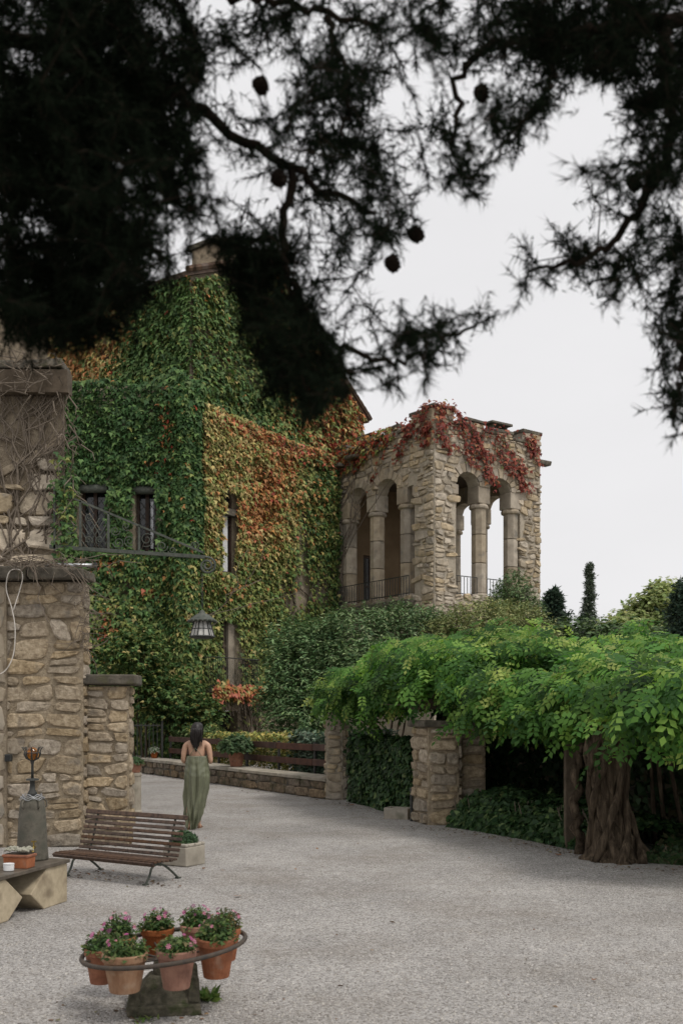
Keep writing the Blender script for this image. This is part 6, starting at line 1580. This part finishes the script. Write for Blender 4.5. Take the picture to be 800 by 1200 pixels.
# ------------------------------------------------------------------ wrought iron bracket and lantern
BP = Vector((-5.28, 18.85, 0))
def build_bracket():
    Y = 18.7
    def w(u, v, dy=0): p = at(u, v, Y + dy); return p
    t = thing('iron_bracket', 'long wrought iron scroll bracket reaching out over the court', 'bracket', w(62, 642))
    b = t.location
    def rod(pts, r, name, n=6): return MB().tube([p - b for p in pts], r, n).build(name, M['iron_green'], t, smooth=True)
    MB().prism([w(58, 638) - b, w(240, 650.5) - b, w(240, 654.5) - b, w(58, 642.5) - b], (0, .06, 0)).build('lower_bar', M['iron_green'], t)
    MB().prism([w(66, 574) - b, w(238, 646) - b, w(238, 648.5) - b, w(66, 576.5) - b], (0, .045, 0)).build('diagonal_bar', M['iron_green'], t)
    for u, v0, v1 in ((64, 570, 645), (94, 587, 641), (127, 601, 643), (163, 616, 645)):
        MB().prism([w(u - 1.2, v0) - b, w(u + 1.2, v0) - b, w(u + 1.2, v1) - b, w(u - 1.2, v1) - b], (0, .04, 0)).build('upright', M['iron_green'], t)
    for k in range(5):
        x = 97 + k * 6.2; rod([w(x, 641, .02), w(min(126, x + 20), max(604, 641 - 34 * (min(126, x + 20) - x) / 20), .02)], .008, 'lattice_rod', 4)
        rod([w(126 - k * 6.2, 642, .03), w(max(97, 106 - k * 6.2), 642 - 34 * (126 - k * 6.2 - max(97, 106 - k * 6.2)) / 20, .03)], .008, 'lattice_rod', 4)
    def scroll(u, v, r, turns=1.6, a0=0, s=1):
        n = 26; rod([w(u + r * (1 - .8 * i / n) * math.cos(a0 + s * turns * 6.283 * i / n), v + r * (1 - .8 * i / n) * math.sin(a0 + s * turns * 6.283 * i / n), .02) for i in range(n + 1)], .009, 'scroll')
    for a in ((104, 606, 5, 1.5, 0, 1), (104, 633, 5, 1.5, 1, -1), (117, 633, 5, 1.5, 2, 1), (135, 622, 6, 1.5, 0, 1), (139, 636, 7, 1.6, 3, -1), (152, 634, 7, 1.6, 1, 1), (172, 632, 9, 1.7, 2, -1), (190, 640, 7, 1.6, 0, 1), (202, 645, 5, 1.6, 3, -1), (229, 640, 6, 1.8, 1.6, 1), (83, 618, 8, 1.6, 0, 1), (80, 634, 6, 1.5, 2, -1), (148, 617, 5, 1.4, 1, 1)): scroll(*a)
    n = 40; rod([w(238 + (i / 8) * 5, 652.5, .03) for i in range(5)] + [w(241 + 10 * (1 - .75 * k / n) * math.cos(-1.57 + 1.9 * 6.283 * k / n) + 2, 663 + 10 * (1 - .75 * k / n) * math.sin(-1.57 + 1.9 * 6.283 * k / n), .03) for k in range(n + 1)], .022, 'end_scroll', 8)
    # lantern on its chain
    L = w(237, 748, .03); top = w(237, 715, .03); k = Y / F
    t = thing('hanging_lantern', 'black iron lantern with frosted panes hanging from the scroll bracket', 'lantern', L)
    zt = top.z - L.z
    ch = MB(); z = zt + .02; i = 0
    while z < w(237, 673).z - L.z:
        n = 10; ch.tube([((.014 * math.cos(a * .6283)) if i % 2 else 0, 0 if i % 2 else .014 * math.cos(a * .6283), z + .03 + .03 * math.sin(a * .6283)) for a in range(n + 1)], .006, 4, cap=False); z += .047; i += 1
    ch.build('chain', M['iron'], t)
    h0, h1 = .03, 20 * k
    pr = MB()
    MB().lathe([(16.2 * k, h1 + .0), (16.5 * k, h1 + .02), (12.5 * k, h1 + .065), (8 * k, h1 + .12), (4 * k, h1 + .15), (2.6 * k, h1 + .19), (1, h1 + .19) if False else (1.2 * k, h1 + .21)], 12).build('roof', M['iron_green'], t)
    for a in range(18):
        an = 2 * math.pi * a / 18; MB().ball((16.2 * k * math.cos(an), 16.2 * k * math.sin(an), h1 + .0), .024, 6, 4).build('roof_bead', M['iron_green'], t)
    r0, r1 = 14.2 * k, 8.8 * k; fr = MB(); q = []
    for a in range(6):
        an = math.pi / 3 * a + .28; q.append((math.cos(an), math.sin(an)))
    for a in range(6):
        (c0, s0), (c1, s1) = q[a], q[(a + 1) % 6]
        MB().add([(c0 * r0, s0 * r0, h0), (c1 * r0, s1 * r0, h0), (c1 * r1, s1 * r1, h1), (c0 * r1, s0 * r1, h1)], [(0, 1, 2, 3)]).build('pane', M['lantern_glass'], t)
        e = 1.015
        fr.tube([(c0 * r0 * e, s0 * r0 * e, h0), (c0 * r1 * e, s0 * r1 * e, h1)], .014, 5).tube([(c0 * r0 * e, s0 * r0 * e, h0), (c1 * r0 * e, s1 * r0 * e, h0)], .018, 5)
        rm = r0 + (r1 - r0) * .5; fr.tube([(c0 * rm * e, s0 * rm * e, (h0 + h1) / 2), (c1 * rm * e, s1 * rm * e, (h0 + h1) / 2)], .008, 4)
        mx_, my_ = (c0 + c1) / 2, (s0 + s1) / 2; fr.tube([(mx_ * r0 * e, my_ * r0 * e, h0), (mx_ * r1 * e, my_ * r1 * e, h1)], .008, 4)
    fr.build('frame', M['iron'], t)
    MB().lathe([(r0, .012), (r0 * .9, 0), (.06, -.01)], 6, rot=.28).build('base_plate', M['iron'], t)
M['lantern_glass'] = mat_plain('frosted lantern pane', (.46, .45, .42), rough=.35, bump=0)
build_bracket()

# ------------------------------------------------------------------ pots along the seat wall, stone post
def small_pot(label, p, r, h, hp, spread, cols, seed, n=900, sz=.07, mat='terracotta', tmpl=T_QUAD, droop=0.0):
    rng = np.random.default_rng(seed); t = thing('plant_pot', label, 'plant pot', p)
    MB().lathe(pot_profile(r, h), 24, cap1=False).build('pot', M[mat], t)
    MB().lathe([(r * .885, h * .86), (r * .05, h * .89)], 16, cap0=False).build('soil', M['soil'], t)
    d = rdir(n, rng); d[:, 2] = np.abs(d[:, 2]); q = rng.uniform(.3, 1, n) ** .5
    P = np.array(p) + [0, 0, h * .95] + d * q[:, None] * np.array([spread, spread, hp]) - np.array([0, 0, droop]) * (np.hypot(d[:, 0], d[:, 1])[:, None] ** 2)
    leaf_mesh('foliage', P, d + rng.normal(size=(n, 3)) * .6 + [0, 0, .3], d + [0, 0, .8] + rng.normal(size=(n, 3)) * .5, sz * rng.uniform(.6, 1.3, n), tmpl, pal(n, cols, [1] * len(cols), .3, rng), M['leaf_soft'], t)
    st = MB()
    for k in range(24): e = rdir(1, rng)[0] * [spread, spread, hp] * .9; st.tube([(0, 0, h * .8), (e[0], e[1], h * .95 + abs(e[2]))], .004, 4, cap=False)
    st.build('stem', M['plant_stem'], t)
s_ = (Vector((-3.07, 25.76, 0)) - WP1).dot(WD)
small_pot('leafy green plant in a clay pot on the seat wall', WP1 + WD * (s_ + .12) - WN * .33 + UP * .468, .225, .44, .40, .46, [(.09, .15, .07), (.14, .20, .10), (.05, .09, .04)], 401, 1100, .13)
small_pot('small clay pot with trailing green on top of the stone post', Vector((-3.78, 18.32, .745)), .115, .17, .12, .14, [(.10, .16, .07), (.06, .11, .05)], 402, 380, .05)
tag(MB().lathe([(.115, 0), (.118, .03), (.10, .06), (.098, .66), (.112, .69), (.112, .74)], 14, (-3.78, 18.32, 0)).build('stone_post', M['slab'], smooth=False), 'short round stone post under the small clay pot', 'post')
small_pot('clay pot with white flowers at the far end of the seat wall', WP1 + WD * 3.0 - WN * .3 + UP * .468, .12, .2, .16, .18, [(.12, .18, .09), (.45, .45, .40)], 403, 420, .06)

# ------------------------------------------------------------------ fallen leaves
def fallen(label, u, v, s, seed, c):
    rng = np.random.default_rng(seed); p = gd(u, v); t = MB()
    tv, tf = T_IVY; a = rng.uniform(0, 6.28); R3 = Matrix.Rotation(a, 3, 'Z')
    t.add([R3 @ (Vector((x * s, y * s, .010 + abs(z) * s * 1.2 + .25 * s * x * x))) for x, y, z in tv], tf)
    tag(t.build('fallen_leaf', c, None, p), label, 'leaf')
M['dry_leaf'] = mat_noise('dry leaf', (.16, .07, .035), (.30, .15, .08), 40, .8, .2, 80)
fallen('large curled brown leaf on the gravel behind the pot ring', 279, 1051, .085, 1, M['dry_leaf'])
fallen('small brown leaf on the gravel right of the stone planter', 262, 1021, .045, 2, M['dry_leaf'])
fallen('brown leaf lying before the ground ivy', 655, 1003, .09, 3, M['dry_leaf'])
fallen('orange brown leaf at the foot of the slim pillar', 412, 944, .10, 4, M['dry_leaf'])
fallen('dark brown leaf on the open gravel at the right', 694, 1150, .035, 5, M['dry_leaf'])

def litter():
    """dry leaf bits and twigs gathered along the edges of the court"""
    rng = np.random.default_rng(88); P = []
    edge = [((1.3, 16.1), (2.0, 15.4), 60), ((2.0, 15.4), (3.3, 12.7), 220), ((3.1, 12.0), (5.2, 11.0), 160), ((.0, 20.7), (1.2, 17.2), 110), ((-7.2, 32.4), (-.4, 21.0), 150), ((-3.4, 12.9), (-2.9, 13.4), 60), ((-3.2, 11.6), (-1.6, 10.6), 130), ((-1.6, 6.1), (-.6, 6.2), 50)]
    for a, b, n in edge:
        for k in range(n):
            s = rng.uniform(); P.append((a[0] + (b[0] - a[0]) * s + rng.normal() * .16 - .1, a[1] + (b[1] - a[1]) * s + rng.normal() * .16 - .12, .006))
    for k in range(170):
        Y = rng.uniform(5.5, 20); P.append((rng.uniform(-.24, .3) * Y, Y, .006)) if k % 2 else None
    P = np.array(P); n = len(P)
    o = leaf_mesh('leaf_litter', P, np.c_[rng.normal(size=(n, 2)), rng.normal(size=n) * .15], np.array([0, 0, 1.]) + rng.normal(size=(n, 3)) * .25, .042 * rng.uniform(.35, 1.5, n), T_QUAD, pal(n, [(.16, .09, .05), (.25, .16, .09), (.09, .06, .04), (.22, .20, .10)], [2, 1.4, 2, .6], .3, rng), M['leaf'])
    return o
litter()

# ------------------------------------------------------------------ woman walking away in a green dress
M['skin'] = mat_plain('skin', (.54, .33, .225), rough=.5, spec=.35, scale=6, bump=.05)
M['hair'] = mat_plain('dark hair', (.014, .010, .009), rough=.38, spec=.5, bump=0)
M['dress'] = mat_plain('olive satin', (.165, .175, .112), rough=.34, spec=.55, bump=.05, scale=5)
M['shoe'] = mat_plain('tan sandal', (.22, .13, .08), rough=.6)
def build_woman():
    rng = np.random.default_rng(55); P0 = gd(228, 972); P0.z = 0
    t = thing('person', 'woman with long dark hair in a backless olive green maxi dress walking away', 'person', P0, math.radians(-4))
    V, E, R = [], [], []
    def vtx(p, r, prev=None):
        V.append(Vector(p)); R.append(r if hasattr(r, '__len__') else (r, r)); i = len(V) - 1
        if prev is not None: E.append((prev, i))
        return i
    cx = .04
    pel = vtx((cx, 0, .88), (.135, .105)); sp = vtx((cx, .01, 1.02), (.118, .09), pel); ch = vtx((cx, .015, 1.16), (.132, .095), sp); ub = vtx((cx, .01, 1.29), (.125, .085), ch)
    nb = vtx((cx, .0, 1.385), (.062, .06), ub); nk = vtx((cx, .02, 1.44), (.047, .05), nb); jw = vtx((cx, .045, 1.485), (.052, .062), nk)
    hd = vtx((cx, .03, 1.57), (.073, .09), jw); tp = vtx((cx, .02, 1.625), (.058, .07), hd)
    no = vtx((cx, .125, 1.545), (.012, .012), hd); vtx((cx, .142, 1.53), (.008, .008), no)
    for s in (-1, 1): vtx((cx + s * .082, .025, 1.55), (.012, .022), hd)
    def arm(s):
        sh = vtx((cx + s * .125, .0, 1.355), (.062, .056), ub); d = vtx((cx + s * .180, .0, 1.325), (.056, .052), sh)
        ua = vtx((cx + s * .205, -.01, 1.21), (.047, .047), d); el = vtx((cx + s * .220, -.005, 1.075), (.039, .038), ua)
        fa = vtx((cx + s * .195, .11, 1.055), (.036, .034), el); wr = vtx((cx + s * .14, .225, 1.065), (.024, .022), fa)
        pm = vtx((cx + s * .105, .285, 1.07), (.030, .017), wr)
        for k in range(4):
            o = (k - 1.5) * .017; L = (.062, .07, .066, .05)[k]
            a = vtx((cx + s * .09, .315, 1.07 + o), .0088, pm); b = vtx((cx + s * (.09 - L * .30), .315 + L * .35, 1.07 + o * 1.1), .008, a); vtx((cx + s * (.09 - L * .85), .315 + L * .42, 1.063 + o * 1.1), .0068, b)
        a = vtx((cx + s * .105, .27, 1.105), .010, wr); b = vtx((cx + s * .085, .30, 1.122), .009, a); vtx((cx + s * .065, .32, 1.12), .0075, b)
    arm(-1); arm(1)
    def leg(s, fy, kx):
        hp = vtx((cx + s * .085, 0, .80), (.088, .09), pel); kn = vtx((cx * .4 + s * .06 + kx, fy * .45 + .02, .46), (.058, .06), hp); ca = vtx((kx + s * .05 - .01, fy * .8 - .02, .30), (.05, .052), kn); an = vtx((kx + s * .045 - .02, fy, .085), (.032, .034), ca)
        he = vtx((kx + s * .045 - .02, fy - .015, .035), (.03, .028), an); ba = vtx((kx + s * .05 - .02, fy + .11, .024), (.034, .019), he); vtx((kx + s * .05 - .02, fy + .17, .017), (.026, .012), ba)
    leg(-1, -.02, -.02); leg(1, .20, .0)
    me = bpy.data.meshes.new('body'); me.from_pydata([tuple(v) for v in V], E, []); me.update()
    o = link('body', me, M['skin'], t)
    sk = o.modifiers.new('skin', 'SKIN'); sk.use_smooth_shade = True
    ld = me.skin_vertices[0].data
    for i, r in enumerate(R): ld[i].radius = r
    ld[0].use_root = True
    ss = o.modifiers.new('sub', 'SUBSURF'); ss.levels = 2; ss.render_levels = 2
    for s in (-1, 1): MB().ball((cx + s * .031, .112, 1.562), .011, 8, 6).build('eye', M['white'], t, smooth=True)
    MB().tube([(cx - .022, .118, 1.505), (cx, .126, 1.506), (cx + .022, .118, 1.505)], .006, 6).build('lips', M['lips'], t, smooth=True)
    # dress: rings from the bust to the hem, with long folds gathered at the back
    rings = [(1.158, .150, .118, cx), (1.13, .166, .122, cx), (1.07, .178, .126, cx), (1.0, .182, .128, cx), (.92, .196, .142, cx), (.84, .203, .150, cx), (.72, .196, .142, .035), (.60, .186, .140, .024), (.48, .172, .142, .008), (.36, .156, .145, -.010), (.24, .136, .145, -.026), (.13, .110, .132, -.040), (.05, .086, .115, -.050), (.025, .082, .110, -.052)]
    Zs = [r[0] for r in rings][::-1]; n = 144; nz = 90; vs = []
    for i in range(nz + 1):
        z = 1.158 - (1.158 - .025) * i / nz; f = (1.158 - z) / 1.13
        rx, ry, ox = (float(np.interp(z, Zs, [r[k] for r in rings][::-1])) for k in (1, 2, 3))
        for k in range(n):
            a = 2 * math.pi * k / n; am = .022 * min(1, f * 3) * (.55 + .8 * f)
            gather = .006 * math.sin(38 * a) * math.exp(-f * 9)
            diag = math.sin(7 * a + 5.5 * f + 1.3 * math.sin(2.1 * f * 3)) * .9 + .7 * math.sin(13 * a - 4 * f + 1.1) + .5 * math.sin(4 * a - 9 * f)
            k7 = a - .5 * f; sharp = (1 - 2 * abs(math.sin(5.5 * k7 + 1.5 * math.sin(4 * f)))) * .6 + (1 - 2 * abs(math.sin(8 * a + 3 * f + 2))) * .35
            diag = diag * .55 + sharp * .9
            seam = -.020 * math.exp(-((a - 4.71 - .05 * math.sin(6 * f)) / .10) ** 2) * min(1, f * 6) * (1 - .3 * f)
            wr = .0035 * math.sin(58 * z + 3 * math.sin(3 * a)) * math.exp(-((f - .18) / .16) ** 2)
            k_ = 1 + (am * diag + gather + seam + wr) / max(rx, .08)
            vs.append((ox + rx * math.cos(a) * k_, ry * math.sin(a) * k_ + .045 * f * f + .004, z + (.022 * max(0, math.sin(a)) if i < 6 else 0) + (.03 * math.sin(a * 2 + 1) * (f > .97))))
    fs = [(i * n + k, i * n + (k + 1) % n, (i + 1) * n + (k + 1) % n, (i + 1) * n + k) for i in range(nz) for k in range(n)]
    d = MB().add(vs, fs).build('dress', M['dress'], t, smooth=True)
    so = d.modifiers.new('solid', 'SOLIDIFY'); so.thickness = .004; so.offset = 1
    for x0, x1 in ((-.10, .075), (.10, -.075)):
        pts = [(cx + x0 * .95, -.108 + .0, 1.155), (cx + x0 * .55, -.112, 1.22), (cx + x1 * .2 + x0 * .15, -.104, 1.28), (cx - x0 * .55, -.078, 1.36), (cx - x0 * .75, -.03, 1.405), (cx - x0 * .8, .06, 1.36), (cx - x0 * .85, .11, 1.2)]
        MB().tube(pts, .0045, 5).build('strap', M['dress'], t, smooth=True)
    # hair: a thick fall of strands from the crown to between the shoulder blades
    h = [(1.690, .016, .02, .02), (1.678, .058, .07, .015), (1.645, .084, .10, .010), (1.59, .094, .112, .000), (1.53, .093, .108, -.012), (1.47, .086, .085, -.028), (1.41, .080, .062, -.050), (1.365, .062, .040, -.064), (1.325, .042, .03, -.074), (1.295, .026, .022, -.082), (1.27, .016, .014, -.09), (1.235, .005, .006, -.096)]
    n = 96; nz = 70; vs = []; Zh = [r[0] for r in h][::-1]
    for i in range(nz + 1):
        z = 1.69 - (1.69 - 1.235) * i / nz; f = i / nz
        rx, ry, oy = (float(np.interp(z, Zh, [r[k] for r in h][::-1])) for k in (1, 2, 3))
        for k in range(n):
            a = 2 * math.pi * k / n; st = .05 * math.sin(17 * a + 3 * f) + .04 * math.sin(31 * a + 2) + .03 * math.sin(5 * a + 8 * f)
            q = 1 + st * min(1, f * 3)
            y = oy + ry * math.sin(a) * q
            if math.sin(a) > 0 and 1.44 < z < 1.62: y = min(y, oy + .035 + .012 * math.sin(a))     # open at the face
            if math.sin(a) > 0 and z <= 1.44: y = min(y, oy + .02)
            vs.append((cx + .003 + .010 * math.sin(7 * f) * f + rx * math.cos(a) * q, y, z - .02 * f * math.sin(9 * a)))
    fs = [(i * n + k, i * n + (k + 1) % n, (i + 1) * n + (k + 1) % n, (i + 1) * n + k) for i in range(nz) for k in range(n)] + [tuple(range(n))[::-1]]
    hh = MB().add(vs, fs)
    hh.build('hair', M['hair'], t, smooth=True)
    lk = MB()
    for k in range(46):
        x = rng.uniform(-.085, .085); pts = []
        zend = rng.uniform(1.23, 1.40); sw = rng.normal() * .02 + (.05 if x > .05 and k % 3 == 0 else 0)
        for i in range(9):
            s = i / 8; z = 1.60 - (1.60 - zend) * s; w = float(np.interp(z, Zh, [r[1] for r in h][::-1])); oy = float(np.interp(z, Zh, [r[3] - r[2] for r in h][::-1]))
            xx = max(-1, min(1, x / .085)); pts.append((cx + xx * max(w, .02) * (.95 + .1 * s) + sw * s * s, oy * (1 - .15 * xx * xx) - .004 + .05 * abs(xx) ** 3 * (1 - s), z))
        lk.tube(pts, [.007, .008, .008, .008, .007, .006, .005, .0035, .001], 5)
    lk.build('hair_lock', M['hair'], t, smooth=True)
    # sandals
    for s, fy, kx in ((-1, -.02, -.02), (1, .20, 0)):
        x = kx + s * .048 - .02; m = MB()
        m.add([(x + .040 * math.cos(a) * (1.0 if math.sin(a) > 0 else .8), fy + .075 + .125 * math.sin(a), zz) for zz in (0.0, .012) for a in [2 * math.pi * k / 16 for k in range(16)]], [tuple(range(15, -1, -1)), tuple(range(16, 32))] + [(k, (k + 1) % 16, 16 + (k + 1) % 16, 16 + k) for k in range(16)])
        m.tube([(x - .036, fy + .10, .012), (x, fy + .11, .050), (x + .036, fy + .10, .012)], .007, 5); m.build('sandal', M['shoe'], t)
M['lips'] = mat_plain('lips', (.40, .14, .12), rough=.5)
build_woman()
